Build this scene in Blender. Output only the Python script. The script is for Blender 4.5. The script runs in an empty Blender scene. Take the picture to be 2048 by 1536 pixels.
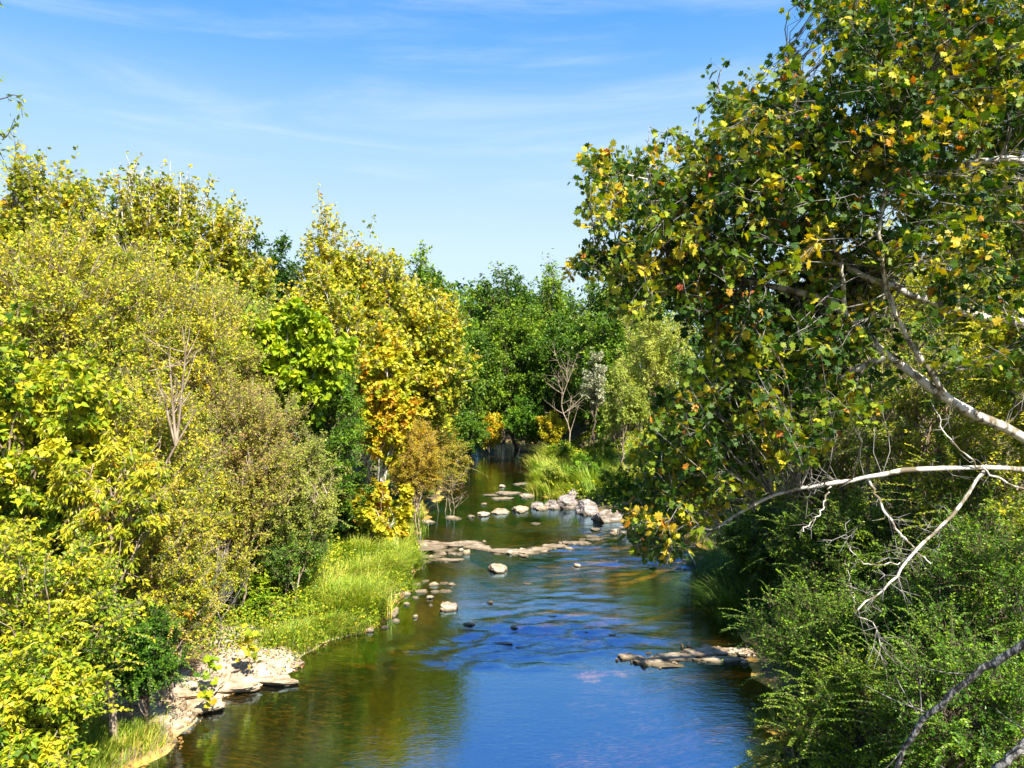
import bpy, bmesh, math
import numpy as np
from mathutils import noise as mnoise, Vector

# ------------------------------------------------------------------ camera, sky, sun, exposure
SC = bpy.context.scene
COL = SC.collection
H = 6.5                    # eye height above the creek (standing on a bridge)
FP = 1536.0                # focal length in photo pixels
cam_d = bpy.data.cameras.new('camera'); cam_d.lens = 27.0; cam_d.sensor_width = 36.0
cam_d.clip_end = 3000; cam_d.clip_start = 0.05
cam = bpy.data.objects.new('camera', cam_d); COL.objects.link(cam)
cam.location = (0, 0, H); cam.rotation_euler = (math.radians(90), 0, 0)
SC.camera = cam
SC.view_settings.view_transform = 'Standard'; SC.view_settings.look = 'None'
SC.view_settings.gamma = 1.0; SC.view_settings.exposure = 1.3
SC.cycles.max_bounces = 7; SC.cycles.diffuse_bounces = 3; SC.cycles.glossy_bounces = 2
SC.cycles.transmission_bounces = 3; SC.cycles.transparent_max_bounces = 8
SC.cycles.caustics_reflective = False; SC.cycles.caustics_refractive = False

SUNV = np.array((0.42, -0.66, 0.85)); SUNV = SUNV/np.linalg.norm(SUNV)
SUN = Vector((0.42, -0.66, 0.85)).normalized()      # direction towards the sun
sun_elev = math.asin(SUN.z); sun_az = math.atan2(SUN.x, SUN.y)
ld = bpy.data.lights.new('sun', 'SUN'); ld.energy = 4.8; ld.angle = math.radians(0.5); ld.color = (1.0, 0.95, 0.85)
lo = bpy.data.objects.new('sun', ld); COL.objects.link(lo)
lo.rotation_euler = (-SUN).to_track_quat('-Z', 'Y').to_euler(); lo.location = (20, -20, 40)

SKYV = 5.5
W = bpy.data.worlds.new('World'); SC.world = W; W.use_nodes = True
def build_world():
    nt = W.node_tree; N = nt.nodes; L = nt.links; N.clear()
    out = N.new('ShaderNodeOutputWorld'); bg = N.new('ShaderNodeBackground'); bg.inputs['Strength'].default_value = 0.082
    sky = N.new('ShaderNodeTexSky'); sky.sky_type = 'NISHITA'; sky.sun_disc = False
    sky.sun_elevation = sun_elev; sky.sun_rotation = sun_az
    sky.air_density = 1.0; sky.dust_density = 0.3; sky.ozone_density = 2.5; sky.altitude = 200
    tc = N.new('ShaderNodeTexCoord'); sp = N.new('ShaderNodeSeparateXYZ'); L.new(tc.outputs['Generated'], sp.inputs[0])
    rp = N.new('ShaderNodeValToRGB'); e = rp.color_ramp.elements
    for k, (p, c) in enumerate([(0, (.74, .89, 1.0)), (.17, (.64, .83, 1.0)), (.30, (.40, .67, 1.0)), (.38, (.19, .49, 1.0)), (.46, (.07, .36, .98)), (.75, (.03, .23, .85))]):
        if k >= len(e): e.new(p)
        e[k].position = p; e[k].color = (*c, 1)
    L.new(sp.outputs['Z'], rp.inputs[0])
    sc_ = N.new('ShaderNodeMixRGB'); sc_.blend_type = 'MULTIPLY'; sc_.inputs[0].default_value = 1; L.new(rp.outputs[0], sc_.inputs[1]); sc_.inputs[2].default_value = (SKYV, SKYV, SKYV, 1)
    hs = N.new('ShaderNodeMixRGB'); hs.inputs[0].default_value = .9; L.new(sky.outputs[0], hs.inputs[1]); L.new(sc_.outputs[0], hs.inputs[2])
    mz = N.new('ShaderNodeMath'); mz.operation = 'MAXIMUM'; mz.inputs[1].default_value = 0.06; L.new(sp.outputs['Z'], mz.inputs[0])
    dx = N.new('ShaderNodeMath'); dx.operation = 'DIVIDE'; L.new(sp.outputs['X'], dx.inputs[0]); L.new(mz.outputs[0], dx.inputs[1])
    dy = N.new('ShaderNodeMath'); dy.operation = 'DIVIDE'; L.new(sp.outputs['Y'], dy.inputs[0]); L.new(mz.outputs[0], dy.inputs[1])
    cb = N.new('ShaderNodeCombineXYZ'); L.new(dx.outputs[0], cb.inputs[0]); L.new(dy.outputs[0], cb.inputs[1])
    def cloud(rot, sc, loc, nscale, lo_, hi_, rough):
        mp = N.new('ShaderNodeMapping'); mp.inputs['Rotation'].default_value = (0, 0, math.radians(rot))
        mp.inputs['Rotation'].default_value = (0, math.radians(rot), 0); mp.inputs['Scale'].default_value = sc; mp.inputs['Location'].default_value = loc; L.new(tc.outputs['Generated'], mp.inputs[0])
        nz = N.new('ShaderNodeTexNoise'); nz.inputs['Scale'].default_value = nscale; nz.inputs['Detail'].default_value = 7
        nz.inputs['Roughness'].default_value = rough; nz.inputs['Distortion'].default_value = 0.7; L.new(mp.outputs[0], nz.inputs['Vector'])
        rm = N.new('ShaderNodeMapRange'); rm.interpolation_type = 'SMOOTHSTEP'
        rm.inputs[1].default_value = lo_; rm.inputs[2].default_value = hi_; L.new(nz.outputs[0], rm.inputs[0]); return rm
    a = cloud(14, (1.3, 1.3, 11), (4.6, 1.4, .9), 1.25, 0.47, 0.80, 0.62)
    b = cloud(8, (3, 3, 9), (7.3, 2.2, 0), 1.6, 0.46, 0.66, 0.66)
    mx = N.new('ShaderNodeMath'); mx.operation = 'MULTIPLY_ADD'; L.new(a.outputs[0], mx.inputs[0]); mx.inputs[1].default_value = 0.36
    m2 = N.new('ShaderNodeMath'); m2.operation = 'MULTIPLY'; L.new(b.outputs[0], m2.inputs[0]); m2.inputs[1].default_value = 0.22
    # the second layer of cloud lies higher up, over the bridge
    hi = N.new('ShaderNodeMapRange'); hi.interpolation_type = 'SMOOTHSTEP'; hi.inputs[1].default_value = 0.40; hi.inputs[2].default_value = 0.52
    L.new(sp.outputs['Z'], hi.inputs[0]); m3 = N.new('ShaderNodeMath'); m3.operation = 'MULTIPLY'
    L.new(m2.outputs[0], m3.inputs[0]); L.new(hi.outputs[0], m3.inputs[1]); L.new(m3.outputs[0], mx.inputs[2])
    mc = N.new('ShaderNodeMixRGB'); L.new(mx.outputs[0], mc.inputs[0]); L.new(hs.outputs[0], mc.inputs[1])
    mc.inputs[2].default_value = (4.9, 5.4, 5.9, 1)
    L.new(mc.outputs[0], bg.inputs[0]); L.new(bg.outputs[0], out.inputs[0])
build_world()

# ------------------------------------------------------------------ helpers
def tag(o, label=None, cat=None, group=None, kind=None):
    if label: o['label'] = label
    if cat: o['category'] = cat
    if group: o['group'] = group
    if kind: o['kind'] = kind
    return o
def obj(name, mesh, mat=None, parent=None, loc=None):
    o = bpy.data.objects.new(name, mesh); COL.objects.link(o)
    if mat and not mesh.materials: mesh.materials.append(mat)
    if parent: o.parent = parent
    if loc is not None: o.location = loc
    return o
def empty(name, loc, label, cat, group=None):
    o = bpy.data.objects.new(name, None); COL.objects.link(o); o.location = loc
    o.empty_display_size = 0.3
    return tag(o, label, cat, group)
def mesh_np(name, V, F, tint=None, smooth=False):
    me = bpy.data.meshes.new(name)
    V = np.asarray(V, dtype=np.float32); F = np.asarray(F, dtype=np.int32); n = F.shape[1]
    me.vertices.add(len(V)); me.vertices.foreach_set('co', V.ravel())
    me.loops.add(F.size); me.loops.foreach_set('vertex_index', F.ravel())
    me.polygons.add(len(F))
    me.polygons.foreach_set('loop_start', np.arange(0, F.size, n, dtype=np.int32))
    me.polygons.foreach_set('loop_total', np.full(len(F), n, dtype=np.int32))
    if tint is not None:
        a = me.attributes.new('tint', 'FLOAT', 'POINT'); a.data.foreach_set('value', np.asarray(tint, dtype=np.float32))
    me.update(calc_edges=True)
    me.shade_smooth() if smooth else me.shade_flat()
    return me
def nrm(a): return a / np.maximum(np.linalg.norm(a, axis=-1, keepdims=True), 1e-9)
def PX(px, d): return (px - 1024.0) / FP * d
def PZ(py, d): return H - (py - 768.0) / FP * d
def at(px, py, d): return np.array([PX(px, d), d, PZ(py, d)])
def gd(py, z=0.0): return (H - z) * FP / (py - 768.0)

# leaf templates: vertices (x across, y along, z up) and faces
def T(v, f): return np.array(v, float), np.array(f)
LEAF = {
 'oval': T([(0,0,0),(-.30,.45,.09),(0,1,-.08),(.30,.45,.09)], [(0,3,2,1)]),
 'slim': T([(0,0,0),(-.17,.45,.05),(0,1,-.10),(.17,.45,.05)], [(0,3,2,1)]),
 'round': T([(0,0,0),(-.36,.28,.07),(-.26,.72,.05),(0,1,-.08),(.26,.72,.05),(.36,.28,.07)], [(0,3,2,1),(0,5,4,3)]),
 'heart': T([(0,.05,0),(-.40,.12,.10),(-.38,.52,.06),(0,1.05,-.14),(.38,.52,.06),(.40,.12,.10)], [(0,3,2,1),(0,5,4,3)]),
}
_o = [(0,0),(-.16,-.08),(-.46,.02),(-.36,.24),(-.60,.46),(-.32,.56),(-.36,.80),(-.14,.76),(0,1.05),(.14,.76),(.36,.80),(.32,.56),(.60,.46),(.36,.24),(.46,.02),(.16,-.08)]
_v = [(0,.38,0)] + [(x, y, .10*abs(x) - .12*max(y-.5,0) - .25*max(abs(x)-.4,0)) for x, y in _o]
LEAF['maple'] = T(_v, [(0, 1+(i+1) % 16, 1+i) for i in range(16)])
LEAF['star'] = T([(0,0,0),(-.50,.15,.0),(-.30,.42,.06),(-.42,.75,-.02),(0,1,-.1),(.42,.75,-.02),(.30,.42,.06),(.50,.15,0)], [(0,2,2,1)]) 
LEAF['star'] = T([(0,.35,.0),(0,-.02,.02),(-.50,.12,.04),(-.28,.40,.03),(-.46,.72,-.04),(0,1,-.1),(.46,.72,-.04),(.28,.40,.03),(.50,.12,.04)],
                 [(0,3,2,1),(0,5,4,3),(0,7,6,5),(0,1,8,7)])

CR = np.random.default_rng(99)
def leaves(P, D, Nn, S, kind):
    tv, tf = LEAF[kind]
    y = nrm(D); x = nrm(np.cross(y, Nn)); z = np.cross(x, y)
    V = (P[:, None, :] + S[:, None, None] * (tv[None, :, 0, None]*x[:, None, :] + tv[None, :, 1, None]*y[:, None, :] + tv[None, :, 2, None]*(CR.uniform(-.6, 2.8, len(P)))[:, None, None]*z[:, None, :]))
    n, k = V.shape[:2]
    F = (np.arange(n)[:, None, None]*k + tf[None]).reshape(-1, tf.shape[1])
    return V.reshape(-1, 3), F, k

def tubes(paths, rad, seg=5):
    """paths (n,K,3), rad (n,K) -> quads"""
    n, K, _ = paths.shape
    t = np.empty_like(paths); t[:, 1:-1] = paths[:, 2:] - paths[:, :-2]; t[:, 0] = paths[:, 1]-paths[:, 0]; t[:, -1] = paths[:, -1]-paths[:, -2]
    t = nrm(t); m = nrm(t.mean(axis=1)); ref = np.where(np.abs(m[:, 2:3]) > .8, np.array([[1., .1, 0]]), np.array([[0.05, .1, 1.]]))
    u = nrm(np.cross(t, ref[:, None, :])); w = np.cross(t, u)
    a = np.linspace(0, 2*math.pi, seg, endpoint=False)
    V = paths[:, :, None, :] + rad[:, :, None, None]*(np.cos(a)[None, None, :, None]*u[:, :, None, :] + np.sin(a)[None, None, :, None]*w[:, :, None, :])
    i = np.arange(n)[:, None, None]*K*seg; k = np.arange(K-1)[None, :, None]*seg; s = np.arange(seg)[None, None, :]; s2 = (s+1) % seg
    F = np.stack([i+k+s, i+k+s2, i+k+seg+s2, i+k+seg+s], -1).reshape(-1, 4)
    return V.reshape(-1, 3), F
def join(parts):
    Vs, Fs, o = [], [], 0
    for V, F in parts:
        Vs.append(V); Fs.append(F+o); o += len(V)
    return np.concatenate(Vs), np.concatenate(Fs)
def spline(pts, K):
    """Catmull-Rom through pts (m,c) -> K samples"""
    pts = np.asarray(pts, float); m = len(pts)
    q = np.vstack([2*pts[0]-pts[1], pts, 2*pts[-1]-pts[-2]])
    t = np.linspace(0, m-1-1e-6, K); i = t.astype(int); f = (t-i)[:, None]
    p0, p1, p2, p3 = q[i], q[i+1], q[i+2], q[i+3]
    return .5*((2*p1)+(-p0+p2)*f+(2*p0-5*p1+4*p2-p3)*f*f+(-p0+3*p1-3*p2+p3)*f**3)
def along(paths, idx, t):
    K = paths.shape[1]; s = np.clip(t, 0, .9999)*(K-1); i = s.astype(int); f = (s-i)[:, None]
    a = paths[idx, i]; b = paths[idx, i+1]
    return a*(1-f)+b*f, nrm(b-a)

# ------------------------------------------------------------------ materials
def new_mat(name):
    m = bpy.data.materials.new(name); m.use_nodes = True; nt = m.node_tree; nt.nodes.clear(); return m, nt.nodes, nt.links
def ramp(N, stops):
    r = N.new('ShaderNodeValToRGB'); e = r.color_ramp.elements
    while len(e) < len(stops): e.new(.5)
    for k, (p, c) in enumerate(stops): e[k].position = p; e[k].color = (*c, 1)
    return r
PAL = {}
def leaf_mat(name, stops, trans=.26, rough=.42):
    m, N, L = new_mat(name)
    at_ = N.new('ShaderNodeAttribute'); at_.attribute_name = 'tint'
    r = ramp(N, stops); L.new(at_.outputs['Fac'], r.inputs[0])
    p = N.new('ShaderNodeBsdfPrincipled'); p.inputs['Roughness'].default_value = rough
    p.inputs['Specular IOR Level'].default_value = .25; L.new(r.outputs[0], p.inputs['Base Color'])
    tr = N.new('ShaderNodeBsdfTranslucent'); hs = N.new('ShaderNodeHueSaturation'); hs.inputs['Saturation'].default_value = 1.1
    hs.inputs['Value'].default_value = 1.35; L.new(r.outputs[0], hs.inputs['Color']); L.new(hs.outputs[0], tr.inputs[0])
    mx = N.new('ShaderNodeMixShader'); mx.inputs[0].default_value = trans; L.new(p.outputs[0], mx.inputs[1]); L.new(tr.outputs[0], mx.inputs[2])
    o = N.new('ShaderNodeOutputMaterial'); L.new(mx.outputs[0], o.inputs[0]); PAL[name] = m
    return m
G0, G1, G2 = (.018,.052,.006), (.052,.118,.010), (.13,.235,.014)
YG, Y1, Y2, O1, B1 = (.36,.42,.018), (.60,.52,.022), (.70,.50,.03), (.52,.19,.015), (.24,.075,.02)
leaf_mat('leaf_dark_green', [(0,G0),(.45,(.035,.10,.010)),(.8,(.07,.17,.012)),(1,(.16,.24,.02))])
leaf_mat('leaf_mid_green', [(0,G0),(.35,G1),(.75,G2),(1,(.28,.38,.02))])
leaf_mat('leaf_fresh_green', [(0,(.02,.07,.006)),(.5,(.10,.23,.012)),(1,(.32,.46,.018))])
leaf_mat('leaf_lime', [(0,(.07,.17,.010)),(.5,(.26,.38,.014)),(1,(.50,.54,.02))])
leaf_mat('leaf_yellow_green', [(0,G1),(.2,(.18,.28,.012)),(.42,(.38,.42,.018)),(.72,Y1),(1,Y2)])
leaf_mat('leaf_olive', [(0,(.06,.13,.012)),(.3,(.20,.27,.03)),(.62,(.42,.45,.03)),(.92,(.42,.36,.06)),(1,(.40,.22,.08))])
leaf_mat('leaf_gold', [(0,(.08,.15,.012)),(.3,(.26,.32,.016)),(.52,(.50,.47,.02)),(.88,(.60,.46,.03)),(1,O1)])
leaf_mat('leaf_orange', [(0,YG),(.35,(.55,.48,.02)),(.65,(.62,.38,.02)),(.9,O1),(1,B1)])
leaf_mat('leaf_amber', [(0,(.22,.24,.02)),(.4,(.46,.36,.02)),(.8,(.60,.36,.02)),(1,(.46,.20,.02))])
leaf_mat('leaf_willow', [(0,(.14,.22,.03)),(.5,(.34,.40,.05)),(1,(.52,.50,.07))])
leaf_mat('leaf_sycamore', [(0,(.014,.045,.005)),(.36,(.035,.09,.008)),(.58,(.11,.18,.012)),(.76,(.34,.38,.02)),(.90,(.60,.50,.03)),(.975,(.55,.20,.02)),(1,(.30,.05,.02))], trans=.28, rough=.52)
leaf_mat('leaf_pale', [(0,(.14,.18,.06)),(.5,(.40,.40,.22)),(1,(.6,.58,.40))])
leaf_mat('grass_yellow', [(0,(.10,.20,.015)),(.4,(.26,.38,.03)),(.8,(.50,.48,.06)),(1,(.60,.42,.12))], trans=.3)
leaf_mat('grass_green', [(0,(.025,.07,.01)),(.5,(.07,.15,.016)),(.9,(.18,.25,.03)),(1,(.38,.33,.10))], trans=.3)
leaf_mat('grass_straw', [(0,(.18,.24,.03)),(.4,(.45,.42,.08)),(.8,(.60,.40,.12)),(1,(.50,.26,.08))], trans=.3)
leaf_mat('leaf_litter', [(0,(.10,.06,.03)),(.5,(.28,.15,.05)),(1,(.45,.22,.05))], trans=.1)

def bark_mat(name, c1, c2, scale=14, stretch=.25, rough=.8, thresh=(.40,.60), bump=.4):
    m, N, L = new_mat(name)
    tc = N.new('ShaderNodeTexCoord'); mp = N.new('ShaderNodeMapping'); mp.inputs['Scale'].default_value = (1, 1, stretch)
    L.new(tc.outputs['Object'], mp.inputs[0])
    nz = N.new('ShaderNodeTexNoise'); nz.inputs['Scale'].default_value = scale; nz.inputs['Detail'].default_value = 5; L.new(mp.outputs[0], nz.inputs['Vector'])
    r = ramp(N, [(thresh[0], c1), (thresh[1], c2)]); L.new(nz.outputs[0], r.inputs[0])
    p = N.new('ShaderNodeBsdfPrincipled'); p.inputs['Roughness'].default_value = rough; p.inputs['Specular IOR Level'].default_value = .2
    L.new(r.outputs[0], p.inputs['Base Color'])
    b = N.new('ShaderNodeBump'); b.inputs['Strength'].default_value = bump; b.inputs['Distance'].default_value = .02
    L.new(nz.outputs[0], b.inputs['Height']); L.new(b.outputs[0], p.inputs['Normal'])
    o = N.new('ShaderNodeOutputMaterial'); L.new(p.outputs[0], o.inputs[0]); return m
BARK = {
 'white': bark_mat('bark_white_sycamore', (.20,.16,.10), (.70,.64,.54), 7, .8, .75, (.43,.52), .3),
 'brown': bark_mat('bark_brown', (.06,.04,.03), (.20,.15,.10)),
 'grey': bark_mat('bark_grey', (.10,.09,.08), (.34,.31,.27)),
 'tan': bark_mat('bark_tan_twig', (.20,.14,.09), (.46,.36,.26)),
 'mottled': bark_mat('bark_mottled_grey', (.05,.045,.04), (.34,.32,.28), 26, .6, .8, (.46,.60), .6),
}

# ------------------------------------------------------------------ creek outline and terrain
LE = [(1536,290),(1450,368),(1400,440),(1370,520),(1300,632),(1250,750),(1200,795),(1130,830),(1080,822),(1040,850),(1000,880),(950,890),(915,915),(893,930)]
RE = [(1536,1575),(1400,1530),(1330,1508),(1280,1490),(1200,1425),(1120,1435),(1080,1385),(1040,1235),(1015,1175),(990,1072),(960,1062),(930,1085),(905,1100),(893,1110)]
ly = [gd(p) for p, _ in LE]; lx = [PX(x, gd(p)) for p, x in LE]
ry = [gd(p) for p, _ in RE]; rx = [PX(x, gd(p)) for p, x in RE]
ly = [-60, -10, 5] + ly + [84, 90, 110, 140]; lx = [-7.5, -7.5, -6.6] + lx + [-9, -22, -60, -110]
ry = [-60, -10, 5] + ry + [84, 90, 110, 140]; rx = [5.5, 5.0, 4.6] + rx + [3.6, -6, -45, -90]
def XL(y): return np.interp(y, ly, lx) + .18*np.sin(np.asarray(y)*1.9) + .10*np.sin(np.asarray(y)*4.7+1)
def XR(y): return np.interp(y, ry, rx) + .16*np.sin(np.asarray(y)*2.3+2) + .09*np.sin(np.asarray(y)*5.1)
def sm(t): t = np.clip(t, 0, 1); return t*t*(3-2*t)
def vnoise(x, y):
    return (np.sin(x*.9+1.3*np.sin(y*.7))*np.sin(y*1.1+.9*np.sin(x*.8+2)) + .5*np.sin(x*2.3+y*1.7)*np.sin(y*2.9-x*1.1) + .25*np.sin(x*5.1+2*np.sin(y*3))*np.sin(y*5.7))
def ground_z(x, y):
    x = np.asarray(x, float); y = np.asarray(y, float)
    s = np.maximum(XL(y)-x, x-XR(y))
    left = x < (XL(y)+XR(y))/2
    w = np.where(left, 6.5, 6.0); hgt = np.where(left, 2.7, 2.5)
    shelf = np.where(left, 1.5, .8)
    shelf = np.where(left & (y > 14) & (y < 21.5), 2.9, shelf)
    shelf = np.where((~left) & (y > 42) & (y < 72), 5.0, shelf)
    z = .20*sm(s/.5) + hgt*sm((s-shelf)/w) + .9*sm((s-12)/30)
    zb = -.62*sm(-s/3.2) - .06
    z = np.where(s > 0, z, np.where(s > -.25, z*0 - .06*sm(-s/.25), zb*sm((-s-.1)/.5)-.05))
    return z + np.where(s > 0, .09*vnoise(x, y)*sm(s/1.5), .035*vnoise(x*2.2, y*1.6)*sm(-s/.6))
def build_ground():
    def axis(a, b, c0, c1, fine, coarse):
        v = list(np.arange(c0, c1, fine)); s = fine; q = c1
        while q < b: v.append(q); s = min(s*1.25, coarse); q += s
        v.append(b); s = fine; q = c0-fine; left = []
        while q > a: left.append(q); s = min(s*1.25, coarse); q -= s
        left.append(a); return np.array(left[::-1]+v)
    xs = axis(-900, 900, -12, 12, .18, 60); ys = axis(-700, 1500, 6, 95, .22, 60)
    X, Y = np.meshgrid(xs, ys); Z = ground_z(X, np.clip(Y, -60, 139.9))
    V = np.stack([X, Y, Z], -1).reshape(-1, 3); nx = len(xs); i, j = np.meshgrid(np.arange(nx-1), np.arange(len(ys)-1))
    b = (j*nx+i).ravel(); F = np.stack([b, b+1, b+nx+1, b+nx], -1)
    s_ = XL(Y)-X
    shelf = ((np.exp(-((Y-17.2)/3.3)**4) * sm((2.4-s_)/.7)) + np.exp(-((Y-25)/2)**4)*sm((.5-s_)/.3)*.8)*sm((s_+.9)/.4)
    m, N, L = new_mat('ground')
    geo = N.new('ShaderNodeNewGeometry'); sp = N.new('ShaderNodeSeparateXYZ'); L.new(geo.outputs['Position'], sp.inputs[0])
    n1 = N.new('ShaderNodeTexNoise'); n1.inputs['Scale'].default_value = 3.0; n1.inputs['Detail'].default_value = 8; n1.inputs['Roughness'].default_value = .7; L.new(geo.outputs['Position'], n1.inputs['Vector'])
    soil = ramp(N, [(.30,(.05,.035,.02)),(.5,(.16,.11,.06)),(.62,(.13,.15,.03)),(.75,(.30,.22,.13))]); L.new(n1.outputs[0], soil.inputs[0])
    # gravel of the bed
    vo = N.new('ShaderNodeTexVoronoi'); vo.inputs['Scale'].default_value = 9; L.new(geo.outputs['Position'], vo.inputs['Vector'])
    grav = ramp(N, [(.0,(.30,.18,.03)),(.5,(.60,.40,.09)),(.85,(.75,.54,.17)),(1,(.85,.68,.38))]); L.new(vo.outputs['Color'], grav.inputs[0])
    n2 = N.new('ShaderNodeTexNoise'); n2.inputs['Scale'].default_value = .55; n2.inputs['Detail'].default_value = 5; L.new(geo.outputs['Position'], n2.inputs['Vector'])
    alg = ramp(N, [(.38,(.48,.38,.10)),(.62,(1,.85,.55))]); L.new(n2.outputs[0], alg.inputs[0])
    mu = N.new('ShaderNodeMixRGB'); mu.blend_type = 'MULTIPLY'; mu.inputs[0].default_value = .8; L.new(grav.outputs[0], mu.inputs[1]); L.new(alg.outputs[0], mu.inputs[2])
    mr = N.new('ShaderNodeMapRange'); mr.inputs[1].default_value = .02; mr.inputs[2].default_value = .10; L.new(sp.outputs['Z'], mr.inputs[0])
    mx = N.new('ShaderNodeMixRGB'); L.new(mr.outputs[0], mx.inputs[0]); L.new(mu.outputs[0], mx.inputs[1]); L.new(soil.outputs[0], mx.inputs[2])
    p = N.new('ShaderNodeBsdfPrincipled'); p.inputs['Roughness'].default_value = .9; p.inputs['Specular IOR Level'].default_value = .15
    ta = N.new('ShaderNodeAttribute'); ta.attribute_name = 'tint'
    lime = ramp(N, [(.32,(.26,.18,.11)),(.5,(.48,.38,.27)),(.66,(.62,.52,.40))]); L.new(n1.outputs[0], lime.inputs[0])
    m9 = N.new('ShaderNodeMixRGB'); L.new(ta.outputs['Fac'], m9.inputs[0]); L.new(mx.outputs[0], m9.inputs[1]); L.new(lime.outputs[0], m9.inputs[2])
    L.new(m9.outputs[0], p.inputs['Base Color'])
    bu = N.new('ShaderNodeBump'); bu.inputs['Strength'].default_value = .6; bu.inputs['Distance'].default_value = .06
    L.new(n1.outputs[0], bu.inputs['Height']); L.new(bu.outputs[0], p.inputs['Normal'])
    o = N.new('ShaderNodeOutputMaterial'); L.new(p.outputs[0], o.inputs[0])
    tag(obj('ground', mesh_np('ground', V, F, tint=shelf.ravel(), smooth=True), m), kind='structure')
build_ground()

def build_water():
    ys = np.concatenate([np.arange(-50, 8, 1.0), np.arange(8, 46, .09), np.arange(46, 140, .35)])
    K = 130; t = np.linspace(0, 1, K)
    A = XL(ys)-.35; B = XR(ys)+.35
    X = A[:, None]*(1-t)+B[:, None]*t; Y = np.repeat(ys[:, None], K, 1)
    def blob(px, py, hw, hh):     # riffles, as patches on the creek surface
        d = gd(py); cx = PX(px, d); rx_ = hw/FP*d; ry_ = hh*d*d/(H*FP)
        q = ((X-cx)/rx_)**2+((Y-d)/ry_)**2
        return np.exp(-q*1.2)
    R = 1.1*blob(1080,1265,170,26)+.9*blob(1010,1300,180,30)+.8*blob(1200,1285,110,22)+.45*blob(900,1325,90,18)+.22*blob(1150,1215,180,40)
    R += .9*blob(1290,1125,140,14)+.5*blob(1180,1100,90,12)+.4*blob(1220,1065,70,12)+.12*blob(1080,1060,120,10)+.4*blob(1370,1130,60,12)
    R = np.clip(R, 0, 1)
    rw = np.random.default_rng(61); Z = 0*X
    for k in range(16):
        wl = rw.uniform(.35, 1.3); th = rw.normal(0, .55); ph = rw.uniform(0, 6.28)
        Z += wl*.020*np.sin((np.sin(th)*X+np.cos(th)*Y)*6.283/wl+ph+.8*np.sin(X*rw.uniform(.5, 1.5)+ph))*(.5+.5*np.sin(X*rw.uniform(.8, 2)+Y*rw.uniform(.3, .9)+ph*2))
    Z = Z*R
    V = np.stack([X, Y, Z], -1).reshape(-1, 3)
    i, j = np.meshgrid(np.arange(K-1), np.arange(len(ys)-1)); b = (j*K+i).ravel(); F = np.stack([b, b+1, b+K+1, b+K], -1)
    me = mesh_np('water', V, F, tint=R.ravel(), smooth=True)
    m, N, L = new_mat('creek_water')
    geo = N.new('ShaderNodeNewGeometry'); at_ = N.new('ShaderNodeAttribute'); at_.attribute_name = 'tint'
    def nz(scale, sc, detail, rough=.5, dist=0.):
        mp = N.new('ShaderNodeMapping'); mp.inputs['Scale'].default_value = sc; mp.inputs['Rotation'].default_value = (0, 0, math.radians(6)); L.new(geo.outputs['Position'], mp.inputs[0])
        t = N.new('ShaderNodeTexNoise'); t.inputs['Scale'].default_value = scale; t.inputs['Detail'].default_value = detail; t.inputs['Roughness'].default_value = rough
        t.inputs['Distortion'].default_value = dist; L.new(mp.outputs[0], t.inputs['Vector']); return t
    a = nz(3.2, (.5, 1.5, 1), 3); c = nz(11, (.55, 1.6, 1), 3); e = nz(3.4, (.40, 1.15, 1), 4, .55, 1.2); g = nz(.35, (1, 1, 1), 2)
    def mul(x, y):
        q = N.new('ShaderNodeMath'); q.operation = 'MULTIPLY'
        for k, s in enumerate((x, y)):
            if isinstance(s, float): q.inputs[k].default_value = s
            else: L.new(s, q.inputs[k])
        return q.outputs[0]
    def add(x, y):
        q = N.new('ShaderNodeMath'); q.operation = 'ADD'; L.new(x, q.inputs[0]); L.new(y, q.inputs[1]); return q.outputs[0]
    gr = N.new('ShaderNodeMapRange'); gr.inputs[1].default_value = .35; gr.inputs[2].default_value = .65; gr.inputs[3].default_value = .45; gr.inputs[4].default_value = 1.2; L.new(g.outputs[0], gr.inputs[0])
    h = add(mul(add(mul(a.outputs[0], .010), mul(c.outputs[0], .0085)), gr.outputs[0]), mul(mul(e.outputs[0], at_.outputs['Fac']), .11))
    bu = N.new('ShaderNodeBump'); bu.inputs['Strength'].default_value = .5; bu.inputs['Distance'].default_value = 1.0; L.new(h, bu.inputs['Height'])
    fr = N.new('ShaderNodeFresnel'); fr.inputs['IOR'].default_value = 1.5; L.new(bu.outputs[0], fr.inputs['Normal'])
    gl = N.new('ShaderNodeBsdfGlossy'); gl.inputs['Roughness'].default_value = .04; gl.inputs['Color'].default_value = (.48, .76, 1, 1); L.new(bu.outputs[0], gl.inputs['Normal'])
    tr = N.new('ShaderNodeBsdfTransparent'); tr.inputs[0].default_value = (1.0, .84, .30, 1)
    bs = N.new('ShaderNodeMapRange'); bs.inputs[1].default_value = 0; bs.inputs[2].default_value = 1; bs.inputs[3].default_value = .48; bs.inputs[4].default_value = 1.; L.new(fr.outputs[0], bs.inputs[0])
    mx = N.new('ShaderNodeMixShader'); L.new(bs.outputs[0], mx.inputs[0]); L.new(tr.outputs[0], mx.inputs[1]); L.new(gl.outputs[0], mx.inputs[2])
    o = N.new('ShaderNodeOutputMaterial'); L.new(mx.outputs[0], o.inputs[0])
    tag(obj('water', me, m), kind='structure')
build_water()

# ------------------------------------------------------------------ trees and shrubs
LEAFCOUNT = [0]
def crown_mesh(name, rng, P, D, Nn, S, kind, clump):
    V, F, k = leaves(P, D, Nn, S, kind); LEAFCOUNT[0] += len(P)
    tint = np.clip(clump + rng.normal(0, .17, len(P)), 0, 1)
    return mesh_np(name, V, F, tint=np.repeat(tint, k))

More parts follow.
